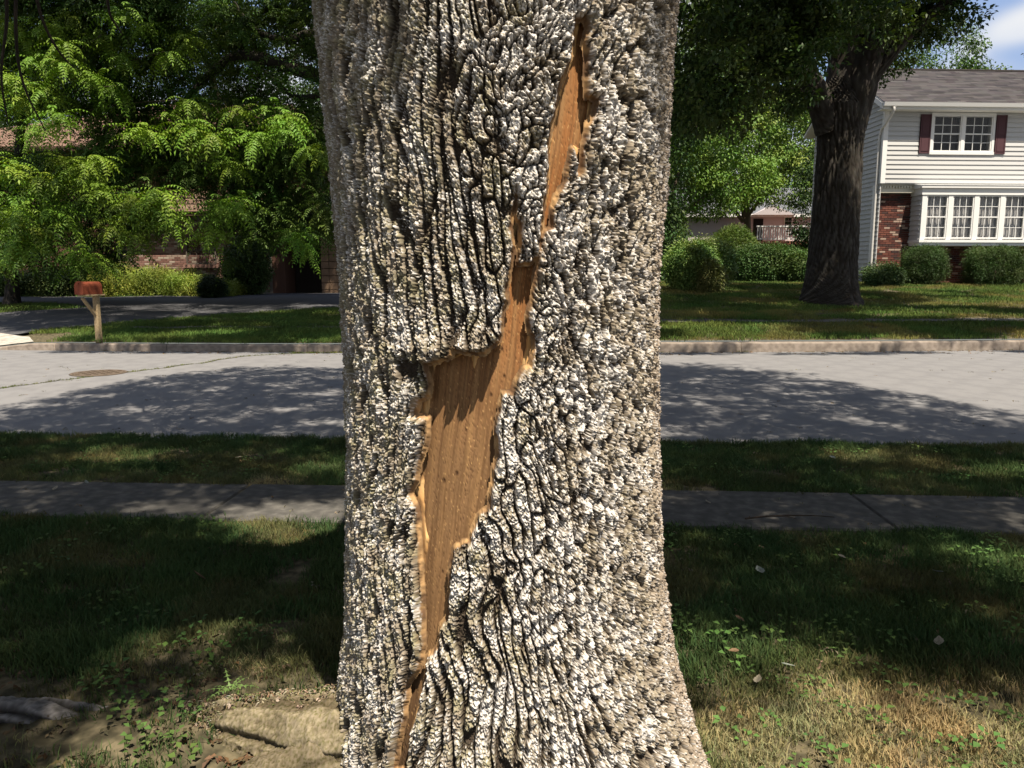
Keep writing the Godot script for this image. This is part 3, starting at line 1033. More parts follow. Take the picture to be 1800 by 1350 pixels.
# ---------------------------------------------------------------- pavement, kerb and things along the street
func street() -> void:
	# near pavement: slabs with open joints
	var walk := base("sidewalk", Vector3.ZERO, "concrete sidewalk in deep shade between lawn and verge", "sidewalk", "", 0.0)
	walk.set_meta("kind", "structure")
	var xs := [-10.35, -8.23, -6.11, -3.99, -1.885, 0.22, 2.33, 4.45, 6.57, 8.69]
	for i in xs.size() - 1:
		var V := PackedVector3Array()
		var I := PackedInt32Array()
		var x0: float = xs[i] + 0.007
		var x1: float = xs[i + 1] - 0.007
		var top := 0.012 + 0.004 * ((i * 7) % 3)
		# top ring, bevel ring, bottom ring
		for lv in 3:
			var ins: float = [0.012, 0.0, 0.0][lv]
			var h: float = [top, top - 0.012, -0.09][lv]
			for q in [[x0 + ins, 0], [x1 - ins, 0], [x1 - ins, 1], [x0 + ins, 1]]:
				var px: float = q[0] + (0.075 * (1.0 - q[1]) * -0.6)
				var d := (walk_near(px) + ins) if q[1] == 0 else (walk_far(px) - ins)
				V.append(Vector3(px, h, -d))
		I.append_array(PackedInt32Array([0, 3, 1, 1, 3, 2]))
		for lv in 2:
			for q in 4:
				var a := lv * 4 + q
				var b := lv * 4 + (q + 1) % 4
				I.append_array(PackedInt32Array([a, b, a + 4, b, b + 4, a + 4]))
		var flat := SurfaceTool.new()
		flat.begin(Mesh.PRIMITIVE_TRIANGLES)
		flat.set_smooth_group(-1)
		for k in I:
			flat.add_vertex(V[k])
		flat.generate_normals()
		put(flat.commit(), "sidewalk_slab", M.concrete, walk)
	# kerb across the road
	var kerb := base("kerb", Vector3.ZERO, "pale concrete kerb along the far side of the street", "kerb", "")
	kerb.set_meta("kind", "structure")
	var x := -19.6
	var lens := [3.0, 2.9, 2.1, 1.1, 1.05, 2.4, 2.9, 3.0, 2.75, 3.05, 2.9, 3.0, 3.2, 3.0, 3.0, 3.0, 3.0]
	for i in lens.size():
		var l: float = lens[i]
		var V := PackedVector3Array()
		var C := PackedColorArray()
		var I := PackedInt32Array()
		var n := maxi(4, int(l / 0.25))
		var prof := [[-0.006, -0.16], [0.012, 0.125], [0.028, 0.155], [0.06, 0.168], [0.165, 0.170], [0.17, -0.12]]
		for k in n + 1:
			var px := x + 0.008 + (l - 0.016) * float(k) / n
			var low := smoothstep(-9.7, -11.4, px)
			var chip := 0.008 * bump.get_noise_2d(px * 9.0, 3.0)
			for q in prof:
				V.append(Vector3(px, q[1] * (kerb_top(px) / 0.165 if q[1] > 0.0 else 1.0) + chip - 0.14 * low * (1.0 if q[1] > 0 else 0.0), -(kerb_d(px) + q[0] + chip)))
		for k in n:
			for q in 5:
				var a := k * 6 + q
				I.append_array(PackedInt32Array([a, a + 1, a + 6, a + 6, a + 1, a + 7]))
		for e in [0, n * 6]:
			for q in range(1, 5):
				I.append_array(PackedInt32Array([e, e + q + 1, e + q] if e == 0 else [e, e + q, e + q + 1]))
		put(indexed(V, C, I), "kerb_stone", M.kerb, kerb)
		x += l
	# driveway, its concrete apron and the sidewalk beyond the kerb
	for piece in Geometry2D.clip_polygons(drive_poly(), island_poly()):
		tag(put(sheet(piece, 0.6, 0.012), "driveway", M.drive), "dark asphalt driveway curving up to the garage", "driveway", "", "structure")
	var apron := PackedVector2Array([Vector2(-20, kerb_d(-20) + 0.17), Vector2(-11.2, kerb_d(-11.2) + 0.17), Vector2(-10.0, kerb_d(-10) + 0.17), Vector2(-10.6, 16.9), Vector2(-11.5, 17.35), Vector2(-20, 17.6)])
	tag(put(sheet(apron, 0.5, 0.02), "driveway_apron", M.apron), "pale concrete apron at the mouth of the driveway", "driveway", "", "structure")
	for side in 2:
		var p := PackedVector2Array()
		var far := PackedVector2Array()
		for i in 25:
			var px := lerpf(-9.4, 3.0, i / 24.0) if side == 0 else lerpf(3.0, 30.0, i / 24.0)
			p.append(Vector2(px, kerb_d(px) + 2.0))
			far.append(Vector2(px, kerb_d(px) + 2.3))
		far.reverse()
		p.append_array(far)
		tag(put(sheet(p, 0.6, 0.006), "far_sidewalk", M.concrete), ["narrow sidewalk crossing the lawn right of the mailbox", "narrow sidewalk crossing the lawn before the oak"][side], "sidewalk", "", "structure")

	# manhole cover
	var mh := base("manhole_cover", Vector3(-6.31, road_h(-6.31, 11.67) + 0.004, -11.67), "round rusty iron manhole cover in the sunlit road", "manhole cover")
	var ring := TorusMesh.new()
	ring.inner_radius = 0.345
	ring.outer_radius = 0.40
	ring.rings = 40
	ring.ring_segments = 6
	var rg := put(ring, "rim", M.iron, mh)
	rg.scale = Vector3(1, 0.3, 1)
	var lid := CylinderMesh.new()
	lid.top_radius = 0.345
	lid.bottom_radius = 0.345
	lid.height = 0.012
	put(lid, "lid", M.iron, mh)
	for i in 9:
		for j in 9:
			var p := Vector3((i - 4) * 0.07, 0.009, (j - 4) * 0.07)
			if Vector2(p.x, p.z).length() < 0.31 and (i + j) % 2 == 0:
				var stud := BoxMesh.new()
				stud.size = Vector3(0.045, 0.012, 0.045)
				fast_put(stud, "stud", M.iron, mh, Transform3D(Basis(), p))
	# weeds along the crack that runs from the kerb past the manhole
	var path := [Vector2(-3.3, 15.36), Vector2(-4.3, 15.1), Vector2(-5.0, 14.4), Vector2(-5.35, 12.9), Vector2(-5.9, 11.75), Vector2(-6.5, 10.8), Vector2(-6.9, 10.1), Vector2(-7.6, 9.2)]
	var w := []
	var t := []
	var crackV := PackedVector2Array()
	var crackB := PackedVector2Array()
	for i in path.size() - 1:
		for k in 60:
			var p: Vector2 = path[i].lerp(path[i + 1], k / 60.0)
			p += Vector2(bump.get_noise_2d(i + k * 0.05, 9.0), 0) * 0.12
			if k % 6 == 0:
				crackV.append(p - Vector2(0.012, 0))
				crackB.append(p + Vector2(0.012, 0))
			if rng.randf() < 0.75 and not (p.distance_to(Vector2(-6.31, 11.67)) < 0.42):
				var q := p + Vector2(rr(-.025, .025), rr(-.02, .02))
				w.append(turned(Vector3(q.x, road_h(q.x, q.y) + 0.002, -q.y), rr(0.25, 0.6) * (2.0 if i == 0 else 1.0), 0.2))
				t.append(tint(Color(.11, .125, .03), Vector3(q.x, 0, q.y)))
	for k in 70:
		var px := rr(-8.6, 13)
		var cl := bump.get_noise_2d(px * 3.0, 40.0)
		if cl > 0.0:
			var d := kerb_d(px) - rr(0.01, 0.10)
			w.append(turned(Vector3(px, road_h(px, d), -d), rr(0.4, 0.9), 0.2))
			t.append(tint(Color(.13, .125, .04), Vector3(px, 0, d)))
	crackB.reverse()
	crackV.append_array(crackB)
	tag(put(sheet(crackV, 5.0, 0.005, 1), "road_crack", mat(lin(.05, .047, .04), 1.0)), "dark crack running across the road by the manhole", "crack", "", "structure")
	tag(scatter(self, "crack_weeds", tuft(14, 0.07, 0.06, 0.008, 0.15), M.grass, w, t), "thin green weeds growing along the crack and kerb", "weeds")
	# litter swept against the kerb and over the ground by the trunk
	var chip := leaf_clump(5, 0.05, 0.055, 0.028, 0.15)
	w = []
	t = []
	for k in 420:
		var px := rr(-9, 14)
		var d := kerb_d(px) - pow(rng.randf(), 2.5) * 0.8 - 0.02
		w.append(turned(Vector3(px, road_h(px, d) + 0.008, -d), rr(0.4, 1.0), 0.2))
		t.append(jitter_col(Color(.17, .11, .055), 0.4))
	for k in 160:
		var d := rr(7.3, 15)
		var px := rr(-0.7, 0.7) * d
		w.append(turned(Vector3(px, road_h(px, d) + 0.006, -d), rr(0.3, 0.7), 0.15))
		t.append(jitter_col(Color(.15, .12, .06), 0.5))
	for k in 520:
		var d := rr(2.0, 3.4)
		var px := rr(-2.3, -0.4)
		if bump.get_noise_2d(px * 6.0, d * 6.0) + (2.9 - d) * 0.5 > 0.0:
			w.append(turned(Vector3(px, land(px, d) + 0.012, -d), rr(0.25, 0.6), 0.4))
			t.append(jitter_col(Color(.10, .068, .04), 0.45))
	for k in 200:
		var d := rr(2.1, 7.0)
		var px := rr(-0.7, 0.7) * d
		if d > walk_far(px) and d > road_d(px):
			continue
		w.append(turned(Vector3(px, land(px, d) + 0.03, -d), rr(0.15, 0.42), 0.4))
		t.append(jitter_col(Color(.15, .12, .075), 0.45))
	tag(scatter(self, "leaf_litter", chip, M.litter, w, t), "small dry leaf litter along kerb and around the trunk", "leaf litter")

	# mailbox
	var mb := base("mailbox", Vector3(-8.62, 0.16, -16.05), "terracotta red mailbox with rounded top on a wooden post", "mailbox", "", -0.20)
	bx(mb, "post", Vector3(-0.05, -0.1, -0.05), Vector3(0.05, 0.93, 0.05), M.post, 0.008)
	var brace := put(bevel_box(Vector3(0.07, 0.52, 0.045), 0.006), "brace", M.post, mb, Vector3(-0.012, 0.70, 0.19))
	brace.rotation.x = 0.75
	bx(mb, "platform", Vector3(-0.10, 0.93, -0.16), Vector3(0.10, 0.962, 0.40), M.post, 0.006)
	var V := PackedVector3Array()
	var I := PackedInt32Array()
	var n := 14
	var sec := []
	sec.append(Vector2(-0.098, 0.0))
	for i in n + 1:
		var a := PI - PI * i / n
		sec.append(Vector2(cos(a) * 0.098, 0.155 + sin(a) * 0.105))
	sec.append(Vector2(0.098, 0.0))
	var st := SurfaceTool.new()
	st.begin(Mesh.PRIMITIVE_TRIANGLES)
	for i in sec.size():
		var p: Vector2 = sec[i]
		var q: Vector2 = sec[(i + 1) % sec.size()]
		quad(st, Vector3(p.x, p.y, 0.44), Vector3(p.x, p.y, -0.08), Vector3(q.x, q.y, -0.08), Vector3(q.x, q.y, 0.44))
		for z: float in [-0.08, 0.44]:
			st.set_normal(Vector3(0, 0, signf(z)))
			for v in ([Vector3(0, 0.1, z), Vector3(p.x, p.y, z), Vector3(q.x, q.y, z)] if z > 0 else [Vector3(0, 0.1, z), Vector3(q.x, q.y, z), Vector3(p.x, p.y, z)]):
				st.add_vertex(v)
	put(st.commit(), "box", M.mailbox, mb, Vector3(0, 0.964, 0))
	st = SurfaceTool.new()
	st.begin(Mesh.PRIMITIVE_TRIANGLES)
	for i in sec.size():
		var c := Vector2(0, 0.1)
		var p: Vector2 = c + (sec[i] - c) * 1.035
		var q: Vector2 = c + (sec[(i + 1) % sec.size()] - c) * 1.035
		quad(st, Vector3(p.x, p.y, 0.462), Vector3(p.x, p.y, 0.43), Vector3(q.x, q.y, 0.43), Vector3(q.x, q.y, 0.462))
		st.set_normal(Vector3(0, 0, 1))
		for v in [Vector3(0, 0.1, 0.462), Vector3(p.x, p.y, 0.462), Vector3(q.x, q.y, 0.462)]:
			st.add_vertex(v)
	var door := put(st.commit(), "door", M.mailbox, mb, Vector3(0, 0.967, 0))
	bx(door, "handle", Vector3(-0.02, 0.205, 0.462), Vector3(0.02, 0.225, 0.482), M.mailbox)

# ---------------------------------------------------------------- houses
func board(len_: float, h: float) -> ArrayMesh:
	# lapped siding: a thin wedge whose foot stands proud
	var st := SurfaceTool.new()
	st.begin(Mesh.PRIMITIVE_TRIANGLES)
	var a := Vector3(0, 0, 0.036)
	var b := Vector3(0, h, 0.006)
	var c := Vector3(0, h, -0.01)
	var d := Vector3(0, 0, -0.01)
	var x := Vector3(len_, 0, 0)
	quad(st, a, b, b + x, a + x)
	quad(st, d, a, a + x, d + x)
	quad(st, b, c, c + x, b + x)
	quad(st, d, c, b, a)
	quad(st, a + x, b + x, c + x, d + x)
	return st.commit()

func bricks(parent: Node, x0: float, x1: float, y0: float, y1: float, z: float, singles: int, tones: Array) -> void:
	# courses of single bricks proud of their mortar; past the limit they are joined
	var box := BoxMesh.new()
	box.size = Vector3(0.203, 0.059, 0.05)
	var half := BoxMesh.new()
	half.size = Vector3(0.098, 0.059, 0.05)
	var rows := int((y1 - y0) / 0.0745)
	var st := SurfaceTool.new()
	st.begin(Mesh.PRIMITIVE_TRIANGLES)
	var joined := 0
	var made := 0
	for r in rows:
		var x := x0
		var y := y0 + r * 0.0745 + 0.037
		var first := r % 2 == 1
		while x < x1 - 0.09:
			var short := first or x + 0.203 > x1
			first = false
			var w := 0.098 if short else 0.203
			var pick := rng.randi() % tones.size()
			var tr := Transform3D(Basis(Vector3.UP, rr(-.01, .01)), Vector3(x + w / 2, y, z + rr(-0.004, 0.004)))
			if made < singles:
				fast_put(half if short else box, "brick", tones[pick], parent, tr)
				made += 1
			else:
				var c: Color = tones[pick].albedo_color.srgb_to_linear()
				st.set_color(c)
				var lo := tr.origin - Vector3(w / 2, 0.0295, 0)
				var hi := tr.origin + Vector3(w / 2, 0.0295, 0.025)
				quad(st, Vector3(lo.x, lo.y, hi.z), Vector3(lo.x, hi.y, hi.z), Vector3(hi.x, hi.y, hi.z), Vector3(hi.x, lo.y, hi.z))
				quad(st, Vector3(lo.x, hi.y, hi.z), Vector3(lo.x, hi.y, lo.z), Vector3(hi.x, hi.y, lo.z), Vector3(hi.x, hi.y, hi.z))
				quad(st, Vector3(lo.x, lo.y, lo.z), Vector3(lo.x, lo.y, hi.z), Vector3(hi.x, lo.y, hi.z), Vector3(hi.x, lo.y, lo.z))
				joined += 1
			x += w + 0.011
	if joined:
		put(st.commit(), "brick_courses", M.bark, parent).set_meta("kind", "stuff")

func sash(house: Node, x0: float, x1: float, y0: float, y1: float, z: float, rows_each: int, curtain: Material, deep: float, trim: Material = null) -> Node3D:
	if trim == null:
		trim = M.trim
	# a double-hung window: two sashes of single panes between muntins, curtain behind
	var w := Node3D.new()
	var n := 0
	while house.has_node("window" if n == 0 else "window_%03d" % n):
		n += 1
	w.name = "window" if n == 0 else "window_%03d" % n
	house.add_child(w, true)
	var f := 0.045
	bx(w, "frame", Vector3(x0, y0, z - 0.06), Vector3(x0 + f, y1, z), trim)
	bx(w, "frame", Vector3(x1 - f, y0, z - 0.06), Vector3(x1, y1, z), trim)
	bx(w, "frame", Vector3(x0 + f, y1 - f, z - 0.06), Vector3(x1 - f, y1, z - 0.002), trim)
	bx(w, "frame", Vector3(x0 + f, y0, z - 0.06), Vector3(x1 - f, y0 + f, z - 0.002), trim)
	var ym := (y0 + y1) / 2
	bx(w, "meeting_rail", Vector3(x0 + f, ym - 0.02, z - 0.055), Vector3(x1 - f, ym + 0.02, z - 0.008), trim)
	var ix0 := x0 + f
	var ix1 := x1 - f
	for half in 2:
		var a := (y0 + f) if half == 0 else (ym + 0.02)
		var b := (ym - 0.02) if half == 0 else (y1 - f)
		var zz := z - (0.040 if half == 0 else 0.026)
		for c in 3:
			for r in rows_each:
				var pw := (ix1 - ix0) / 3
				var ph := (b - a) / rows_each
				bx(w, "pane", Vector3(ix0 + c * pw + 0.008, a + r * ph + 0.008, zz - 0.003), Vector3(ix0 + (c + 1) * pw - 0.008, a + (r + 1) * ph - 0.008, zz + 0.001), M.glass)
		for c in 2:
			var px := ix0 + (c + 1) * (ix1 - ix0) / 3
			bx(w, "muntin", Vector3(px - 0.0095, a, zz - 0.010), Vector3(px + 0.0095, b, zz + 0.010), trim)
		for r in rows_each - 1:
			var py := a + (r + 1) * (b - a) / rows_each
			bx(w, "muntin", Vector3(ix0, py - 0.0095, zz - 0.008), Vector3(ix1, py + 0.0095, zz + 0.008), trim)
	# curtain in folds
	var V := PackedVector3Array()
	var I := PackedInt32Array()
	var m := 40
	var gap := 0.0 if deep < 0.2 else 0.22
	for i in m + 1:
		var u := float(i) / m
		var px := lerpf(x0 - 0.02, x1 + 0.02, u)
		var zz := z - deep + 0.022 * sin(u * 44.0) + 0.012 * sin(u * 17.0 + x0)
		V.append(Vector3(px, y0 - 0.02, zz))
		V.append(Vector3(px, y1 + 0.02, zz))
	for i in m:
		if absf((i + 0.5) / m - 0.5) > gap:
			I.append_array(PackedInt32Array([i * 2, i * 2 + 1, i * 2 + 2, i * 2 + 2, i * 2 + 1, i * 2 + 3]))
	put(indexed(V, PackedColorArray(), I), "curtain", curtain, w)
	return w

func shingles(x0: float, x1: float, eave: Vector2, ridge: Vector2, rows: int, c1: Color, c2: Color) -> ArrayMesh:
	# stepped courses of tabs; (z, y) of eave and ridge
	var st := SurfaceTool.new()
	st.begin(Mesh.PRIMITIVE_TRIANGLES)
	var up := (ridge - eave) / rows
	var nrm := Vector2(-up.y, up.x).normalized()
	if nrm.y < 0:
		nrm = -nrm
	var n := noise(301, 0.6, 3)
	for r in rows:
		var a := eave + up * r + nrm * 0.016
		var b := eave + up * (r + 1) + nrm * 0.004
		var foot := eave + up * r
		var x := x0 - 0.15 * (r % 2)
		while x < x1:
			var w := rr(0.24, 0.36)
			var xa := maxf(x, x0)
			var xb := minf(x + w, x1)
			var k := clampf(0.5 + 0.7 * n.get_noise_2d(x * 1.2, r * 0.7) + rr(-0.28, 0.28), 0, 1)
			st.set_color(c1.lerp(c2, k))
			if ridge.x < eave.x:
				quad(st, Vector3(xa, a.y, a.x), Vector3(xa, b.y, b.x), Vector3(xb, b.y, b.x), Vector3(xb, a.y, a.x))
				quad(st, Vector3(xa, foot.y, foot.x), Vector3(xa, a.y, a.x), Vector3(xb, a.y, a.x), Vector3(xb, foot.y, foot.x))
			else:
				quad(st, Vector3(xb, a.y, a.x), Vector3(xb, b.y, b.x), Vector3(xa, b.y, b.x), Vector3(xa, a.y, a.x))
			x += w
	return st.commit()

func prism(poly: Array, x0: float, x1: float) -> ArrayMesh:
	# (z, y) outline carried along x
	var st := SurfaceTool.new()
	st.begin(Mesh.PRIMITIVE_TRIANGLES)
	var p := PackedVector2Array(poly)
	if Geometry2D.is_polygon_clockwise(p):
		p.reverse()
	for i in p.size():
		var a := p[i]
		var b := p[(i + 1) % p.size()]
		quad(st, Vector3(x0, a.y, a.x), Vector3(x0, b.y, b.x), Vector3(x1, b.y, b.x), Vector3(x1, a.y, a.x))
	var tri := Geometry2D.triangulate_polygon(p)
	for s: float in [x0, x1]:
		st.set_normal(Vector3(signf(s - (x0 + x1) / 2), 0, 0))
		for k in range(0, tri.size(), 3):
			var ids := [tri[k], tri[k + 1], tri[k + 2]]
			var v := []
			for q in ids:
				v.append(Vector3(s, p[q].y, p[q].x))
			var nn: Vector3 = (v[2] - v[0]).cross(v[1] - v[0])
			if nn.x * (s - (x0 + x1) / 2) < 0:
				v.reverse()
			for q in v:
				st.add_vertex(q)
	return st.commit()

func white_house() -> void:
	var h := base("white_house", Vector3(12.6, 0, -27.0), "two-storey house with white siding, brick lower wall and maroon shutters", "house", "", 0.05)
	var W := 11.0
	bx(h, "wall", Vector3(0.03, 0.8, -5.4), Vector3(W, 4.45, -0.36), M.mortar).set_meta("label", "lower wall behind the brick")
	bx(h, "wall", Vector3(0.03, 4.451, -5.4), Vector3(W, 7.05, -0.36), M.dark_room)
	put(prism([Vector2(-5.4, 7.05), Vector2(-0.05, 7.05), Vector2(-2.72, 8.80)], 0.03, W), "gable", M.siding, h)
	# front of the upper storey, cut round the window
	for e in [[0.0, 1.62, 4.63, 7.05], [3.82, W, 4.63, 7.05], [1.62, 3.82, 4.63, 5.64], [1.62, 3.82, 6.93, 7.05]]:
		bx(h, "sheathing", Vector3(e[0] + 0.001, e[2], -0.359), Vector3(e[1] - 0.001, e[3] - 0.001, -0.012), M.siding)
	bx(h, "overhang_soffit", Vector3(0.0, 4.60, -0.36), Vector3(W, 4.629, -0.004), M.trim)
	var y := 4.64
	while y < 6.98:
		var hit := y + 0.155 > 5.60 and y < 6.95
		if hit:
			fast_put(board(1.08, 0.158), "siding_board", M.siding, h, Transform3D(Basis(), Vector3(0.125, y, 0)))
			fast_put(board(W - 4.26, 0.158), "siding_board", M.siding, h, Transform3D(Basis(), Vector3(4.26, y, 0)))
			if y < 5.6 or y + 0.158 > 6.96:
				fast_put(board(3.05, 0.158), "siding_board", M.siding, h, Transform3D(Basis(), Vector3(1.206, y, -0.003)))
		else:
			fast_put(board(W - 0.125, 0.158), "siding_board", M.siding, h, Transform3D(Basis(), Vector3(0.125, y, 0)))
		y += 0.156
	# gable wall on the left
	y = 1.16
	var turn := Basis(Vector3.UP, -PI / 2)
	while y < 9.0:
		var z1 := -0.02
		var z0 := -5.4
		if y > 6.95:
			var k := (y - 6.95) / 1.85
			z1 = lerpf(-0.02, -2.65, k)
			z0 = lerpf(-5.4, -2.8, k)
		if z1 - z0 > 0.3:
			fast_put(board(z1 - z0, 0.158), "siding_board", M.siding, h, Transform3D(turn, Vector3(0.012, y, z0)))
		y += 0.156
	bx(h, "corner_board", Vector3(-0.035, 4.63, -0.10), Vector3(0.124, 7.03, 0.03), M.trim)
	bx(h, "corner_board", Vector3(-0.035, 1.0, -0.46), Vector3(0.05, 4.60, -0.26), M.trim)
	# roof
	var roof := put(prism([Vector2(0.42, 7.20), Vector2(0.42, 7.09), Vector2(-2.7, 8.90), Vector2(-5.82, 7.09), Vector2(-5.82, 7.20), Vector2(-2.7, 9.02)], -0.30, W + 0.3), "roof", M.trim, h)
	var sh := put(shingles(-0.33, W + 0.33, Vector2(0.46, 7.205), Vector2(-2.7, 9.035), 26, Color(.046, .042, .045), Color(.100, .092, .093)), "shingles", M.bark, roof)
	sh.set_meta("kind", "stuff")
	put(shingles(-0.33, W + 0.33, Vector2(-5.86, 7.205), Vector2(-2.7, 9.035), 26, Color(.046, .042, .045), Color(.100, .092, .093)), "shingles", M.bark, roof).set_meta("kind", "stuff")
	bx(roof, "ridge_cap", Vector3(-0.33, 9.02, -2.79), Vector3(W + 0.33, 9.065, -2.61), M.shingle_dark)
	bx(h, "fascia", Vector3(-0.30, 6.98, 0.385), Vector3(W + 0.3, 7.16, 0.415), M.trim)
	bx(h, "soffit", Vector3(-0.30, 6.985, 0.032), Vector3(W + 0.3, 7.015, 0.384), M.trim)
	put(prism([Vector2(0.418, 7.19), Vector2(0.418, 7.07), Vector2(0.50, 7.07), Vector2(0.535, 7.19)], -0.32, W + 0.32), "gutter", M.trim, h)
	put(prism([Vector2(0.40, 7.00), Vector2(0.40, 7.18), Vector2(-2.7, 9.00), Vector2(-2.7, 8.80)], -0.345, -0.302), "rake_board", M.trim, h)
	put(tube([Vector3(0.02, 7.05, 0.47), Vector3(0.02, 6.90, 0.45), Vector3(-0.04, 6.55, 0.14), Vector3(-0.075, 6.25, -0.13), Vector3(-0.075, 5.0, -0.16), Vector3(-0.075, 1.25, -0.16)], [0.045, 0.045, 0.042, 0.042, 0.042, 0.042], 8, 0.0, Color(.62, .60, .57), Color(.62, .60, .57)), "downspout", M.bark, h)
	# upper window with its shutters
	bx(h, "window_casing", Vector3(1.60, 6.87, -0.05), Vector3(3.84, 6.96, 0.05), M.trim)
	bx(h, "window_casing", Vector3(1.585, 5.59, -0.05), Vector3(3.855, 5.68, 0.065), M.trim)
	bx(h, "window_casing", Vector3(1.60, 5.681, -0.05), Vector3(1.68, 6.869, 0.048), M.trim)
	bx(h, "window_casing", Vector3(3.76, 5.681, -0.05), Vector3(3.84, 6.869, 0.048), M.trim)
	bx(h, "window_casing", Vector3(2.67, 5.681, -0.05), Vector3(2.77, 6.869, 0.046), M.trim)
	sash(h, 1.681, 2.669, 5.681, 6.869, 0.03, 2, M.drape, 0.30)
	sash(h, 2.771, 3.759, 5.681, 6.869, 0.03, 2, M.drape, 0.30)
	for sx: float in [1.22, 3.87]:
		var s := bx(h, "shutter", Vector3(sx, 5.62, 0.028), Vector3(sx + 0.36, 6.90, 0.058), M.shutter)
		for q in [[-0.565, -0.06], [0.0, 0.565]]:
			bx(s, "panel", Vector3(-0.12, q[0], 0.0151), Vector3(0.12, q[1], 0.027), M.shutter)
		bx(s, "stile", Vector3(-0.18, -0.64, 0.0152), Vector3(-0.135, 0.64, 0.030), M.shutter)
		bx(s, "stile", Vector3(0.135, -0.64, 0.0152), Vector3(0.18, 0.64, 0.030), M.shutter)
	# brick panel, its frieze with dentils
	bricks(h, 0.055, 1.42, 1.10, 4.32, -0.33, 300, M.bricks)
	bricks(h, 1.45, 6.6, 1.10, 2.52, -0.335, 0, M.bricks)
	bx(h, "frieze", Vector3(0.0, 4.33, -0.34), Vector3(1.36, 4.597, -0.10), M.frieze)
	for i in 13:
		bx(h, "dentil", Vector3(0.06 + i * 0.10, 4.48, -0.099), Vector3(0.115 + i * 0.10, 4.56, -0.055), M.frieze)
	# bay of windows
	var b0 := 1.30
	bx(h, "bay_header", Vector3(b0 - 0.04, 4.22, -0.35), Vector3(W, 4.44, 0.37), M.trim)
	bx(h, "bay_cornice", Vector3(b0 - 0.10, 4.441, -0.35), Vector3(W, 4.53, 0.44), M.trim)
	put(prism([Vector2(-0.02, 4.60), Vector2(0.46, 4.532), Vector2(-0.35, 4.532)], b0 - 0.1, W), "bay_roof", M.trim, h)
	bx(h, "bay_sill", Vector3(b0 - 0.05, 2.63, -0.35), Vector3(W, 2.72, 0.40), M.trim)
	bx(h, "bay_apron", Vector3(b0 - 0.01, 2.52, -0.35), Vector3(W, 2.629, 0.35), M.trim)
	bx(h, "bay_floor", Vector3(b0, 2.70, -0.35), Vector3(W, 2.722, 0.30), M.drape)
	for i in 9:
		fast_put(board(0.62, 0.158), "siding_board", M.siding, h, Transform3D(turn, Vector3(b0, 2.73 + i * 0.165, -0.34)))
	bx(h, "bay_side", Vector3(b0 + 0.012, 2.721, -0.35), Vector3(b0 + 0.08, 4.219, 0.29), M.trim)
	for i in 9:
		var x := b0 + i * 0.915
		bx(h, "mullion", Vector3(x - 0.0, 2.721, 0.20), Vector3(x + 0.155, 4.219, 0.345), M.trim)
		if i < 8:
			sash(h, x + 0.156, x + 0.914, 2.76, 4.215, 0.325, 2, M.sheer, 0.16)
	bx(h, "foundation_ledge", Vector3(1.6, 1.02, 0.1), Vector3(8.0, 1.32, 0.45), M.bricks[0])

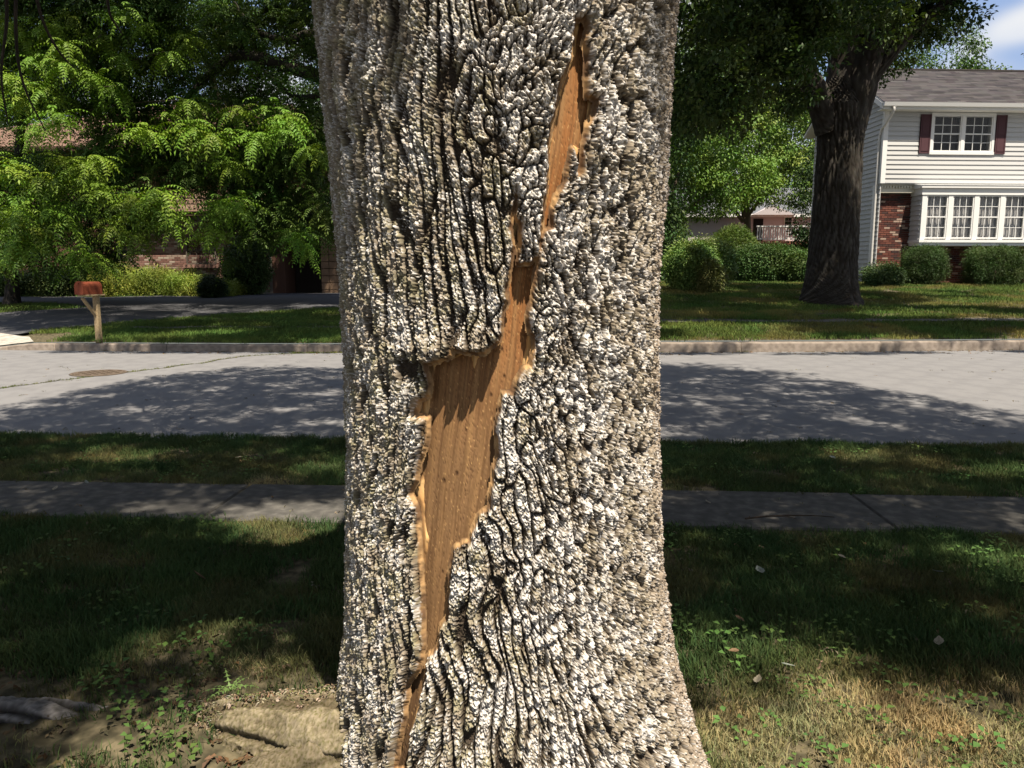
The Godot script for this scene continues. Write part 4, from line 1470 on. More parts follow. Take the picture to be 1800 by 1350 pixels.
func brick_house() -> void:
	var h := base("brick_house", Vector3(0, 0, 0), "brown-roofed brick house largely hidden behind feathery foliage", "house", "")
	# tall rear block with a hipped roof
	bx(h, "wall", Vector3(-25.0, 0.5, -43.0), Vector3(-7.0, 6.7, -33.0), M.dark_brick)
	var V := PackedVector3Array([Vector3(-26.0, 6.72, -32.4), Vector3(-6.0, 6.72, -32.4), Vector3(-6.0, 6.72, -43.6), Vector3(-26.0, 6.72, -43.6), Vector3(-16.2, 9.55, -38.0), Vector3(-10.5, 9.55, -38.0)])
	var st := SurfaceTool.new()
	st.begin(Mesh.PRIMITIVE_TRIANGLES)
	st.set_smooth_group(-1)
	for k in [0, 4, 1, 1, 4, 5, 1, 5, 2, 2, 5, 3, 3, 5, 4, 3, 4, 0, 0, 1, 2, 0, 2, 3]:
		st.add_vertex(V[k])
	st.generate_normals()
	put(st.commit(), "roof", M.brown_roof, h)
	bx(h, "eave", Vector3(-26.0, 6.55, -43.6), Vector3(-6.0, 6.71, -32.4), M.brown_trim)
	# low wing before it
	bx(h, "wing_wall", Vector3(-15.2, 0.5, -33.0), Vector3(-9.25, 3.75, -30.03), M.mortar)
	bricks(h, -15.1, -9.3, 0.95, 3.7, -30.01, 0, M.bricks_pale)
	bx(h, "pillar", Vector3(-9.24, 0.5, -33.0), Vector3(-8.75, 3.3, -30.0), M.dark_brick)
	bx(h, "garage_wall", Vector3(-8.75, 0.5, -33.0), Vector3(-5.0, 3.75, -31.4), M.dark_brick)
	bx(h, "garage_lintel", Vector3(-8.75, 3.0, -31.4), Vector3(-5.0, 3.75, -30.1), M.brown_trim)
	var gd := bx(h, "garage_door", Vector3(-8.7, 0.7, -31.39), Vector3(-5.1, 2.98, -31.3), M.garage)
	for r in 4:
		for c in 4:
			bx(gd, "panel", Vector3(-1.75 + c * 0.88, -1.10 + r * 0.56, 0.0451), Vector3(-1.0 + c * 0.88, -0.64 + r * 0.56, 0.058), M.garage)
	for i in 9:
		for k in 2:
			bx(h, "block", Vector3(-7.35 + k * 0.31, 0.70 + i * 0.27, -30.35), Vector3(-7.05 + k * 0.31, 0.955 + i * 0.27, -30.0 + 0.008 * ((i + k) % 3)), M.block, 0.012)
	put(prism([Vector2(-29.35, 3.72), Vector2(-29.35, 3.86), Vector2(-33.2, 5.0), Vector2(-33.2, 3.72)], -15.9, -4.6), "wing_roof", M.brown_trim, h)
	put(shingles(-15.95, -4.55, Vector2(-29.3, 3.87), Vector2(-33.2, 5.03), 26, Color(.13, .085, .060), Color(.24, .165, .12)), "wing_shingles", M.bark, h).set_meta("kind", "stuff")
	var w := sash(h, -12.5, -11.35, 1.93, 3.0, -29.93, 1, M.drape, 0.12, M.sash_brown)
	bx(w, "sill", Vector3(-12.6, 1.80, -30.0), Vector3(-11.25, 1.93, -29.86), M.bricks_pale[1])
	bx(w, "lining", Vector3(-12.5, 1.93, -30.0), Vector3(-11.35, 3.0, -29.995), M.dark_room)
	put(tube([Vector3(-15.05, 3.7, -29.9), Vector3(-15.05, 0.7, -29.9)], [0.04, 0.04], 8, 0.0, Color(.5, .48, .45), Color(.5, .48, .45)), "downspout", M.bark, h)

func neighbour_house() -> void:
	var h := base("neighbour_house", Vector3(0, 0, -48.0), "distant grey-roofed house with a white railed deck beyond the hedge", "house", "")
	bx(h, "wall", Vector3(10.8, 1.0, -9.0), Vector3(21.0, 5.15, 0), M.pinkish)
	put(prism([Vector2(0.5, 5.15), Vector2(0.5, 5.27), Vector2(-4.5, 7.3), Vector2(-9.5, 5.15)], 10.3, 21.5), "roof", M.slate, h)
	bx(h, "fascia", Vector3(10.3, 5.02, 0.47), Vector3(21.5, 5.20, 0.53), M.trim)
	for vx: float in [15.7, 16.3]:
		var c := CylinderMesh.new()
		c.top_radius = 0.13
		c.bottom_radius = 0.16
		c.height = 0.3
		put(c, "roof_vent", M.trim, h, Vector3(vx, 6.18, -1.6))
	# gabled porch with door and window
	var st := PackedVector2Array([Vector2(14.4, 5.16), Vector2(15.65, 5.66), Vector2(17.0, 5.16)])
	var g := SurfaceTool.new()
	g.begin(Mesh.PRIMITIVE_TRIANGLES)
	var a := Vector3(14.4, 5.12, 0.9)
	var b := Vector3(15.65, 5.68, 0.9)
	var c2 := Vector3(17.05, 5.12, 0.9)
	var back := Vector3(0, 0, -1.6)
	g.set_normal(Vector3(0, 0, 1))
	for v in [a, b, c2]:
		g.add_vertex(v)
	quad(g, a + back, b + back, b, a)
	quad(g, b, b + back, c2 + back, c2)
	quad(g, a, c2, c2 + back, a + back)
	put(g.commit(), "porch_gable", M.pinkish, h)
	bx(h, "door", Vector3(14.75, 3.55, 0.001), Vector3(15.35, 4.95, 0.03), M.dark_room)
	var w := bx(h, "window", Vector3(16.62, 4.36, 0.001), Vector3(17.12, 5.05, 0.05), M.trim)
	for i in 2:
		for j in 3:
			bx(w, "pane", Vector3(-0.21 + i * 0.215, -0.31 + j * 0.21, 0.0252), Vector3(-0.01 + i * 0.215, -0.12 + j * 0.21, 0.032), M.dark_room)
	# deck
	bx(h, "deck", Vector3(14.3, 3.32, 0.001), Vector3(19.4, 3.52, 2.2), M.redwood)
	for px: float in [14.5, 15.9, 17.4, 19.2]:
		bx(h, "deck_post", Vector3(px - 0.08, 0.9, 2.0), Vector3(px + 0.08, 3.319, 2.16), M.redwood)
	put(tube([Vector3(15.75, 2.45, 2.08), Vector3(15.1, 3.3, 2.08)], [0.07, 0.07], 4, 0.0, Color(.3, .14, .09), Color(.3, .14, .09)), "brace", M.bark, h)
	put(tube([Vector3(14.55, 2.45, 2.08), Vector3(15.1, 3.3, 2.08)], [0.07, 0.07], 4, 0.0, Color(.3, .14, .09), Color(.3, .14, .09)), "brace", M.bark, h)
	bx(h, "rail", Vector3(14.3, 4.32, 2.08), Vector3(19.4, 4.40, 2.18), M.trim)
	bx(h, "rail", Vector3(14.3, 3.60, 2.10), Vector3(19.4, 3.66, 2.16), M.trim)
	for i in 37:
		bx(h, "baluster", Vector3(14.35 + i * 0.138, 3.66, 2.11), Vector3(14.40 + i * 0.138, 4.32, 2.15), M.trim)

# ---------------------------------------------------------------- which ground the crowns shade: the place where the sun's ray through a leaf would land
const ROAD_EDGE := [-12.0, 8.0, -6.2, 8.8, -5.7, 10.2, -5.2, 11.6, -4.4, 12.4, -2.7, 12.6, 0.0, 13.2, 2.7, 13.5, 3.8, 12.7, 4.3, 11.7, 4.7, 10.5, 5.1, 9.7, 5.6, 8.9, 7.0, 8.6, 14.0, 8.2]
# sun flecks that reach the ground through the foreground crown: x, d, half width, half depth
const FLECKS := [-1.25, 4.42, 0.36, 0.18, -1.42, 4.76, 0.40, 0.14, -1.20, 3.52, 0.20, 0.32,  2.62, 3.92, 0.24, 0.10, 3.85, 5.78, 0.30, 0.14, 2.86, 6.36, 0.24, 0.10, -1.5, 5.88, 0.16, 0.08, 1.10, 2.86, 0.16, 0.13, 0.86, 2.92, 0.08, 0.07, -3.2, 6.3, 0.2, 0.1]

func wanted(which: int, x: float, d: float) -> float:
	var n := dry_n.get_noise_2d(x * 1.7 + 300.0, d * 2.6)
	if which == 0:
		var far := along(ROAD_EDGE, x) if x > -12 else 8.0
		var e := far - d + 0.9 * n - 0.15
		if e < 0.0:
			return 0.0
		for k in range(0, FLECKS.size(), 4):
			var q := Vector2((x - FLECKS[k]) / (FLECKS[k + 2] + 0.20), (d - FLECKS[k + 1]) / (FLECKS[k + 3] + 0.20))
			if q.length() < 1.0:
				return 0.0
		# open to the sun: the trunk, the root at the left and the dry grass at the right
		if d > 1.35 and d < 3.15 and x > -0.56 - 0.44 * clampf(d - 1.9, 0.0, 0.6) and x < 0.72:
			return 0.0
		if x >= 0.5 and d > 1.35 and d < 2.50 + 0.25 * n - 0.4 * maxf(0.0, 0.9 - x):
			return 0.0
		if d > 1.35 and x < -0.4 and x > -1.55 and d < 2.86 - 0.8 * absf(x + 0.92):
			return 0.0
		if d < 1.35:
			return 0.3
		if d > 7.4 and n > 0.26:
			return 0.1
		return clampf(0.40 + e * 0.5, 0, 1)
	if which == 1:
		# the oak's lawn: open at the back left and in streaks at the right
		if d < 15.0 or d > 25.0 or x < 2.6:
			return 0.0
		if d > 19.6 + (x - 4.0) * 0.95 + 0.5 * n:
			return 0.0
		if x > 12.2 and d > 24.3:
			return 0.0
		var streak := dry_n.get_noise_2d(x * 0.35 + 30.0, d * 1.25 + 7.0)
		var lit := 0.26 + 0.55 * smoothstep(9.5, 12.5, x) * smoothstep(17.5, 21.0, d) + 0.26 * smoothstep(17.2, 15.8, d)
		return 0.0 if streak > 0.38 - lit else 1.0
	# the hidden tree at the left
	if x < -9.2:
		return 0.9 if (d > 17.7 and d < 20.0 and n < 0.2) or (d > 23.2 and d < 25.3 and n < 0.25) else 0.0
	if x > -1.0 or d < 15.35 or d > 31.0:
		return 0.0
	if x < -7.4 and d < 17.0 and n > 0.22:
		return 0.0
	if x < -5.4 and d > 20.3 and d < 22.6:
		return 0.0
	var s2 := dry_n.get_noise_2d(x * 0.5 + 90.0, d * 1.3)
	return 0.0 if s2 > 0.18 else 1.0

func shade_crown(tree: Node3D, which: int, lo: Vector2, hi: Vector2, h0: float, h1: float, tries: int, mesh: Mesh, c: Color, s: float) -> void:
	var sun_v := sun_dir()
	var kx := sun_v.x / sun_v.y
	var kz := sun_v.z / sun_v.y
	var pts := PackedVector3Array()
	for i in tries:
		var gx := rr(lo.x, hi.x)
		var gd := rr(lo.y, hi.y)
		if rng.randf() > wanted(which, gx, gd):
			continue
		var g := land(gx, gd) if gd > 15.5 else 0.0
		var h := rr(h0, h1)
		var x := gx + (h - g) * kx
		var d := gd - (h - g) * kz
		# above what the picture takes in
		if h < 1.5 + 0.40 * maxf(d, 0.0) + 0.55:
			h = 1.5 + 0.40 * maxf(d, 0.0) + 0.6 + rng.randf() * 1.5
			x = gx + (h - g) * kx
			d = gd - (h - g) * kz
			if h < 1.5 + 0.40 * maxf(d, 0.0) + 0.5:
				continue
		pts.append(Vector3(x, h, -d))
	crown(tree, mesh, pts, c, s * 0.8, s * 1.2)

func px_at(px: float, py: float, d: float) -> Vector3:
	# where the line of sight through a spot of the 1800 x 1350 survey photograph stands at that depth
	var p := deg_to_rad(8.0)
	var a := (px - 900.0) / 1354.0
	var b := -(py - 675.0) / 1354.0
	var y := b * cos(p) - sin(p)
	var z := -b * sin(p) - cos(p)
	return Vector3(a, y, z) * (d / -z) + Vector3(0, 1.5, 0)

func trees() -> void:
	# ---- the foreground tree above the picture: fork, limbs, crown, and its roots
	var fg: Node3D = get_node("foreground_tree")
	var bk1 := Color(.12, .10, .075)
	var bk2 := Color(.34, .30, .24)
	var tops := [[Vector3(-0.1, 3.1, 0), Vector3(-1.4, 5.2, 0.6), Vector3(-3.4, 8.5, 0.2), Vector3(-5.0, 12.0, -1.0)], [Vector3(0.1, 3.1, 0), Vector3(1.2, 5.4, 0.4), Vector3(3.0, 8.4, 1.4), Vector3(4.6, 12.4, 2.0)], [Vector3(0, 3.0, -0.1), Vector3(0.2, 5.4, -1.2), Vector3(0.4, 8.6, -2.6), Vector3(-0.4, 12.6, -3.2)], [Vector3(0, 3.0, 0.1), Vector3(-0.4, 5.6, 1.4), Vector3(-0.6, 9.0, 3.2), Vector3(0.4, 13.0, 4.4)]]
	for i in tops.size():
		put(tube(tops[i], [0.38, 0.30, 0.2, 0.07], 18, 0.12, bk1, bk2, 500 + i, 0.02), "limb", M.bark, fg)
	put(tube([Vector3(0, 2.9, 0), Vector3(0, 3.3, 0), Vector3(0, 3.7, 0)], [0.64, 0.6, 0.4], 26, 0.06, bk1, bk2, 510, 0.02), "fork", M.bark, fg)
	shade_crown(fg, 0, Vector2(-12, -7.0), Vector2(9.5, 14), 4.6, 13.5, 35000, M.oak, Color(.055, .085, .022), 0.52)
	# thin twigs that hang into the upper left corner
	for e in [[0, 0, -130, 4, 130, 14, 240, 4, 20, 6.0], [1, 30, -130, 28, 60, 42, 150, 80, 230, 6.2], [2, 40, -120, 70, 20, 100, 85, 130, 120, 6.4], [3, 180, -120, 190, 10, 205, 45, 215, 60, 7.0]]:
		var d: float = e[9]
		var pts := [px_at(e[1], e[2], d) - fg.position, px_at(e[3], e[4], d) - fg.position, px_at(e[5], e[6], d + 0.1) - fg.position, px_at(e[7], e[8], d + 0.2) - fg.position]
		if e[0] == 0:
			pts = [px_at(0, -130, d) - fg.position, px_at(12, 20, d) - fg.position, px_at(2, 130, d) - fg.position, px_at(14, 215, d) - fg.position]
		put(tube(pts, [0.016, 0.013, 0.009, 0.004], 6, 0.1, Color(.035, .028, .02), Color(.06, .05, .04), 520), "drooping_twig", M.bark, fg)
	# roots
	var V := Vector3(0, 0, 0)
	put(tube([Vector3(-0.30, 0.06, 0.10), Vector3(-0.52, 0.03, 0.08), Vector3(-0.80, -0.005, -0.02), Vector3(-1.00, -0.045, -0.12), Vector3(-1.3, -0.11, -0.25)], [0.20, 0.155, 0.12, 0.085, 0.04], 110, 0.17, Color(.10, .082, .055), Color(.31, .27, .20), 530, 0.022, 46), "root", M.root, fg).set_meta("label", "sunlit mossy root at the left of the trunk")
	put(tube([Vector3(-0.50, 0.02, 0.14), Vector3(-0.74, -0.03, 0.22), Vector3(-1.0, -0.07, 0.20)], [0.12, 0.085, 0.04], 70, 0.2, Color(.09, .075, .05), Color(.24, .205, .155), 531, 0.018, 40), "root", M.root, fg)
	put(tube([Vector3(-2.4, -0.04, 0.0), Vector3(-1.95, -0.01, -0.05), Vector3(-1.6, -0.02, -0.14), Vector3(-1.25, -0.08, -0.2)], [0.08, 0.085, 0.065, 0.03], 80, 0.2, Color(.035, .032, .03), Color(.23, .215, .205), 532, 0.026, 46), "root", M.bark, fg).set_meta("label", "shaded grey scaly root at the far left")

	# crumbs of bark, dry leaves and moss lying over the root
	var w0 := []
	var t0 := []
	for i in 900:
		var u := rng.randf()
		var ax := Vector3(-0.36, 0.05, 0.09).lerp(Vector3(-1.12, -0.06, -0.16), u)
		var rad := lerpf(0.17, 0.075, u)
		var ang := rr(-1.5, 1.5)
		var pos := ax + Vector3(-0.2 * sin(ang), cos(ang), sin(ang)).normalized() * (rad + 0.004)
		w0.append(turned(pos, rr(0.12, 0.4), 0.6))
		t0.append(jitter_col([Color(.16, .12, .08), Color(.26, .22, .16), Color(.10, .11, .045)][i % 3], 0.35))
	scatter(fg, "root_litter", leaf_clump(4, 0.04, 0.05, 0.022, 0.1), M.litter, w0, t0)

	# ---- the oak on the far lawn
	var foot := on_land(8.42, 20.5, -0.12)
	var oak := base("oak_tree", foot, "big dark oak on the far lawn left of the white house", "tree")
	var d1 := Color(.026, .022, .018)
	var d2 := Color(.064, .059, .052)
	put(tube([Vector3(0, 0, 0), Vector3(0.0, 0.30, 0), Vector3(0.0, 0.9, 0), Vector3(0.02, 2.4, 0), Vector3(0.03, 4.0, 0), Vector3(0.0, 5.1, 0), Vector3(0.0, 5.9, 0)], [0.94, 0.75, 0.645, 0.585, 0.565, 0.57, 0.28], 120, 0.03, d1, d2, 600, 0.05, 26), "trunk", M.bark, oak)
	for e in [[[0.08, 4.3, 0.0], [0.52, 6.1, 0.1], [1.15, 7.6, 0.2], [2.0, 10.5, 0.6], 0.50, 0.46, 0.36, 0.2], [[0.0, 4.2, 0.0], [0.1, 6.6, -0.1], [0.15, 8.2, -0.2], [0.1, 11.5, -0.4], 0.50, 0.42, 0.34, 0.2], [[-0.3, 4.5, 0.1], [-0.75, 5.45, 0.2], [-1.25, 6.3, 0.35], [-1.9, 8.5, 0.8], 0.36, 0.30, 0.25, 0.12], [[-1.0, 5.95, 0.25], [-1.9, 6.3, 0.5], [-2.9, 6.9, 0.8], [-4.2, 7.6, 1.0], 0.20, 0.16, 0.12, 0.05], [[-0.55, 5.0, 0.3], [-1.3, 5.35, 0.6], [-2.1, 5.2, 0.9], [-2.9, 4.9, 1.2], 0.10, 0.07, 0.05, 0.02], [[0.5, 5.6, 0.2], [1.5, 6.9, 0.6], [2.6, 7.6, 0.9], [3.8, 8.0, 1.2], 0.20, 0.15, 0.10, 0.04]]:
		var q := []
		for k in 4:
			q.append(Vector3(e[k][0], e[k][1], e[k][2]))
		put(tube(q, [e[4], e[5], e[6], e[7]], 40, 0.05, d1, d2, 610, 0.035, 16), "limb", M.bark, oak)
	shade_crown(oak, 1, Vector2(2.5, 15.0), Vector2(15.0, 26.0), 9.0, 17.0, 11000, M.oak, Color(.045, .075, .02), 0.72)
	var low := []
	for e in [[1250, 110, 19.0, 1.5, 1.5, 1.6], [1330, 60, 20.5, 1.5, 1.2, 1.6], [1225, 190, 20.5, 0.8, 0.6, 1.0], [1400, 30, 21.5, 1.2, 1.0, 1.4], [1395, 150, 21.6, 0.5, 0.7, 0.8], [1480, 20, 22.0, 1.3, 1.0, 1.2], [1450, 20, 19.2, 1.4, 0.55, 0.5], [1530, 45, 19.3, 0.8, 0.5, 0.4], [1390, 70, 19.6, 0.8, 0.8, 0.6], [1560, 110, 22.5, 0.7, 0.5, 0.5], [1590, 25, 20.5, 1.3, 0.75, 1.2], [1665, 30, 20.2, 0.85, 0.45, 0.9], [1440, 100, 18.6, 0.5, 0.45, 0.5], [1560, -40, 20.5, 1.8, 0.8, 1.5], [1300, -20, 19.0, 2.0, 0.8, 1.5]]:
		low.append([px_at(e[0], e[1], e[2]), Vector3(e[3], e[4], e[5])])
	for e in low:
		e[0] = Vector3(0, 1.5, 0) + (e[0] - Vector3(0, 1.5, 0)) * (0.88 if e[0].x < 7.6 else 1.0)
	crown(oak, M.oak, lobes(low, 1900, 0.2), Color(.050, .080, .022), 0.55, 0.95, "lower_crown")

	# ---- the shade tree whose trunk stands behind the foreground trunk
	foot = on_land(-3.3, 23.5, -0.1)
	var hid := base("shade_tree", foot, "dark shade tree with a limb reaching left from behind the big trunk", "tree")
	put(tube([Vector3(0, 0, 0), Vector3(0, 0.8, 0), Vector3(-0.1, 3.5, 0), Vector3(-0.3, 6.5, 0)], [0.75, 0.5, 0.42, 0.4], 32, 0.06, d1, d2, 620, 0.04, 10), "trunk", M.bark, hid)
	for e in [[[640, 160], [540, 128], [430, 98], [370, 130], [300, 205], 23.0, 0.22], [[650, 100], [560, 60], [500, 70], [445, 50], [410, 0], 23.2, 0.15], [[640, 190], [590, 165], [520, 170], [470, 130], [430, 100], 22.6, 0.10]]:
		var q := []
		for k in 5:
			q.append(px_at(e[k][0], e[k][1], e[5]) - foot)
		var r0: float = e[6]
		put(tube(q, [r0, r0 * 0.85, r0 * 0.72, r0 * 0.5, r0 * 0.2], 12, 0.1, d1, d2, 630), "limb", M.bark, hid)
	put(tube([Vector3(-0.3, 6.3, 0), Vector3(-1.5, 9, 2), Vector3(-3, 12, 4)], [0.36, 0.25, 0.1], 12, 0.1, d1, d2, 640), "limb", M.bark, hid)
	shade_crown(hid, 2, Vector2(-17.0, 15.3), Vector2(-1.0, 31.0), 9.5, 17.5, 13500, M.oak, Color(.045, .072, .02), 0.75)
	low = []
	for e in [[480, 70, 24.5, 1.9, 1.0, 1.6], [380, 60, 25.5, 1.6, 0.8, 1.6], [560, 40, 24.0, 1.3, 1.2, 1.5], [420, 150, 25.0, 1.3, 0.6, 1.4], [540, 220, 24.5, 0.9, 0.8, 1.2], [330, 110, 26.0, 0.8, 0.7, 1.2], [580, 330, 25.0, 0.8, 1.3, 1.2], [520, 360, 26.0, 1.2, 1.0, 1.2], [450, 10, 25.0, 2.2, 0.8, 1.6], [420, 300, 26.5, 1.2, 0.9, 1.0]]:
		low.append([px_at(e[0], e[1], e[2]), Vector3(e[3], e[4], e[5])])
	crown(hid, M.oak, lobes(low, 1350, 0.15), Color(.042, .070, .020), 0.5, 0.9, "lower_crown")

	# ---- the walnut with feathery drooping leaves
	foot = on_land(-15.0, 23.2, -0.1)
	var wal := base("walnut_tree", foot, "leafy walnut with long drooping feathery leaves before the brick house", "tree")
	put(tube([Vector3(0, 0, 0), Vector3(0.05, 0.5, 0), Vector3(0.1, 1.6, 0), Vector3(0.4, 3.2, 0.1), Vector3(0.8, 5.5, 0)], [0.30, 0.20, 0.17, 0.15, 0.10], 18, 0.08, d1, d2, 650, 0.015), "trunk", M.bark, wal)
	var w := []
	var t := []
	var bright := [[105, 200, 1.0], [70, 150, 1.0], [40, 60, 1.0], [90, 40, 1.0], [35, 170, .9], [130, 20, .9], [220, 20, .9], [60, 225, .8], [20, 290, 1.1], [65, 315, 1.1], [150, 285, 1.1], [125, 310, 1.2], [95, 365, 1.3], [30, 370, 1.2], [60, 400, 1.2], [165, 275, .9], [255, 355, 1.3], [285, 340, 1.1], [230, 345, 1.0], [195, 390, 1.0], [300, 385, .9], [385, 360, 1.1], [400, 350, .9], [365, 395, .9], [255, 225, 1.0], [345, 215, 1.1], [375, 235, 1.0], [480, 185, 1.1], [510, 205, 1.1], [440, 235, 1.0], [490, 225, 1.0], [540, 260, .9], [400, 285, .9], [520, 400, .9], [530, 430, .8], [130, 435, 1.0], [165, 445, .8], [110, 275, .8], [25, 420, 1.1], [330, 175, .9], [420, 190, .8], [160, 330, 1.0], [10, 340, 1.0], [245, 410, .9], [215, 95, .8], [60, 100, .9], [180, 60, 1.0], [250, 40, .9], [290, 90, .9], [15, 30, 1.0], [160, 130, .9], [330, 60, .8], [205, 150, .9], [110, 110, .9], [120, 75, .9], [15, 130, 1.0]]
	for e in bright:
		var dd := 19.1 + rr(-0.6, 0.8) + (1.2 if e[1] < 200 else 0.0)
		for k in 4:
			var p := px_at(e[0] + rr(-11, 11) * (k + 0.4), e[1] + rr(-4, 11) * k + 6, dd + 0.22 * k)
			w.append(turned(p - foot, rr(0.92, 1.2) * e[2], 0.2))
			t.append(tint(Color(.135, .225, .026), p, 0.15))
	for i in 2100:
		var px := rr(-60, 590)
		var py := rr(-40, 470)
		if px > 225 and px < 350 and py > 50 and py < 190 and rng.randf() < 0.45:
			continue
		if px > 330 and py < 170 and rng.randf() < 0.6:
			continue
		if px < 170 and py > 200 and py < 258 and rng.randf() < 0.9:
			continue
		if px > 215 and px < 395 and py > 405:
			continue
		if px > 295 and px < 365 and py > 330 and py < 400:
			continue
		if px > 400 and py > 420:
			continue
		var p := px_at(px, py, 21.6 + rr(0, 3.2))
		if p.y < land(p.x, -p.z) + 0.8:
			continue
		if p.x < -9.3 and p.x > -15.2 and -p.z + (p.y - 0.8) * 0.4455 > 25.5:
			p = px_at(px, py, 25.4 - (p.y - 0.8) * 0.4455)
		w.append(turned(p - foot, rr(0.8, 1.2), 0.35))
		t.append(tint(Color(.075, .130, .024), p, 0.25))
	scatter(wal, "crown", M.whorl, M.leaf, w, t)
	low = []
	for e in [[80, 330, 23.6, 1.6, 1.0, 1.0], [250, 260, 23.3, 1.5, 0.7, 0.9], [460, 260, 24.0, 1.7, 1.0, 1.0], [200, 60, 21.6, 1.3, 1.3, 0.9], [60, 120, 24.5, 1.3, 1.2, 1.2], [260, 195, 22.6, 1.5, 0.5, 0.7], [480, 380, 24.6, 1.1, 1.2, 1.0], [30, 420, 24.2, 1.2, 0.8, 0.9]]:
		low.append([px_at(e[0], e[1], e[2]), Vector3(e[3], e[4], e[5])])
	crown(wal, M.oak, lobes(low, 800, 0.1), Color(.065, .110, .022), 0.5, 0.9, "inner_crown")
	for e in bright:
		if rng.randf() < 0.22:
			var tip := px_at(e[0], e[1], 20.2) - foot
			var root_ := Vector3(0.7, clampf(tip.y - 0.5, 2.0, 5.3), 0.0)
			put(tube([root_, root_.lerp(tip, 0.5) + Vector3(0, 0.35, 0), tip], [0.035, 0.02, 0.008], 6, 0.1, Color(.02, .017, .013), Color(.05, .042, .03), 660), "branch", M.bark, wal)

	# ---- trees further off
	far_tree("maple_tree", "bright green maple right beside the foreground trunk, before the grey roof", 7.2, 38.0, 0.25, [[Vector3(0, 6.2, 0), Vector3(2.6, 2.4, 2.4)], [Vector3(1.6, 8.6, 0), Vector3(2.4, 2.2, 2.4)], [Vector3(-0.4, 3.6, 1.0), Vector3(1.3, 1.4, 1.3)], [Vector3(3.4, 6.0, 0.5), Vector3(1.9, 1.3, 1.8)]], 1300, Color(.135, .225, .042), 0.85, "")
	far_tree("maple_tree", "pale green tree whose boughs hang before the distant grey roof", 12.6, 42.0, 0.25, [[Vector3(-0.5, 8.2, 0), Vector3(2.6, 2.6, 2.2)], [Vector3(1.8, 6.6, 0.6), Vector3(2.4, 1.6, 1.8)], [Vector3(-2.2, 5.6, 0.8), Vector3(1.6, 1.2, 1.5)], [Vector3(3.4, 8.6, 0.0), Vector3(2.0, 2.4, 1.8)], [Vector3(1.0, 10.8, 0), Vector3(2.6, 2.2, 2.2)]], 1900, Color(.160, .245, .052), 0.85, "")
	far_tree("dark_tree", "dark narrow tree at the left edge of the oak trunk by the deck", 14.6, 37.5, 0.2, [[Vector3(0, 4.6, 0), Vector3(1.2, 3.2, 1.2)], [Vector3(0.3, 2.6, 0.3), Vector3(1.4, 1.8, 1.2)]], 520, Color(.04, .07, .022), 0.7, "")
	far_tree("backdrop_tree", "tall dark tree behind the foreground trunk's right edge", 5.2, 33.0, 0.3, [[Vector3(0.3, 6.5, 0), Vector3(2.2, 3.6, 2.0)], [Vector3(0.6, 2.6, 0.5), Vector3(1.4, 1.8, 1.2)], [Vector3(1.2, 10.5, 0), Vector3(3.0, 2.8, 2.4)]], 1100, Color(.045, .085, .024), 0.85, "")
	far_tree("backdrop_tree", "tall green tree closing the view behind the grey-roofed house", 17.0, 66.0, 0.4, [[Vector3(0, 10, 0), Vector3(6, 6.5, 4)], [Vector3(-6, 9, 0), Vector3(4.5, 5.5, 4)], [Vector3(6, 12, 0), Vector3(5, 6, 4)], [Vector3(7.5, 8, 0), Vector3(4, 5, 4)], [Vector3(2, 17, 0), Vector3(6, 4, 4)]], 2400, Color(.125, .20, .045), 1.6, "")
	far_tree("roofline_tree", "round green tree rising behind the left end of the white house roof", 22.0, 41.0, 0.3, [[Vector3(-0.6, 11.6, 0), Vector3(2.4, 2.8, 2.4)], [Vector3(1.0, 10.0, 0.4), Vector3(2.0, 2.0, 2.0)]], 650, Color(.075, .125, .032), 0.9, "")
	far_tree("roofline_tree", "small pale tree tops showing over the middle of the white house roof", 33.5, 56.0, 0.3, [[Vector3(-2.6, 12.6, 0), Vector3(1.3, 2.2, 1.3)], [Vector3(1.0, 12.0, 0), Vector3(2.6, 2.0, 1.6)], [Vector3(3.2, 13.0, 0), Vector3(1.4, 2.4, 1.4)]], 420, Color(.10, .15, .05), 1.0, "")
	far_tree("roofline_tree", "tall airy tree at the right edge above the white house", 29.5, 43.0, 0.3, [[Vector3(0.2, 14.6, 0), Vector3(1.7, 3.6, 1.8)], [Vector3(1.0, 18.0, 0), Vector3(2.0, 3.0, 1.8)], [Vector3(-0.8, 12.4, 0.4), Vector3(1.2, 1.4, 1.2)]], 560, Color(.085, .130, .045), 0.9, "")
	far_tree("backdrop_tree", "sunlit tree high behind the brick house at the left edge", -27.0, 47.0, 0.4, [[Vector3(0, 11, 0), Vector3(4.4, 5.4, 3)], [Vector3(-5.5, 9, 0), Vector3(4, 5, 3)], [Vector3(4.5, 15.5, 0), Vector3(4, 3.6, 3)]], 1500, Color(.10, .175, .035), 1.1, "")
	far_tree("backdrop_tree", "tall tree behind the ridge of the brown roof", -17.5, 52.0, 0.4, [[Vector3(-2.0, 15, 0), Vector3(3.4, 4.2, 3)], [Vector3(4.2, 16.5, 0), Vector3(4.6, 4.0, 3)]], 900, Color(.065, .115, .03), 1.1, "")
	far_tree("backdrop_tree", "dark tree mass behind the garage of the brick house", -8.0, 46.0, 0.4, [[Vector3(0, 9, 0), Vector3(5, 5, 3)], [Vector3(-4, 5, 0), Vector3(3, 3, 2)], [Vector3(5, 6, 0), Vector3(4, 5, 3)]], 1100, Color(.05, .085, .025), 1.2, "")
	far_tree("backdrop_tree", "low green trees filling the gap under the oak limb", 10.5, 56.0, 0.4, [[Vector3(0, 8, 0), Vector3(4.5, 5.5, 3)], [Vector3(-5, 7, 0), Vector3(4, 5, 3)], [Vector3(2, 14, 0), Vector3(5, 4, 3)]], 1300, Color(.125, .20, .045), 1.3, "")

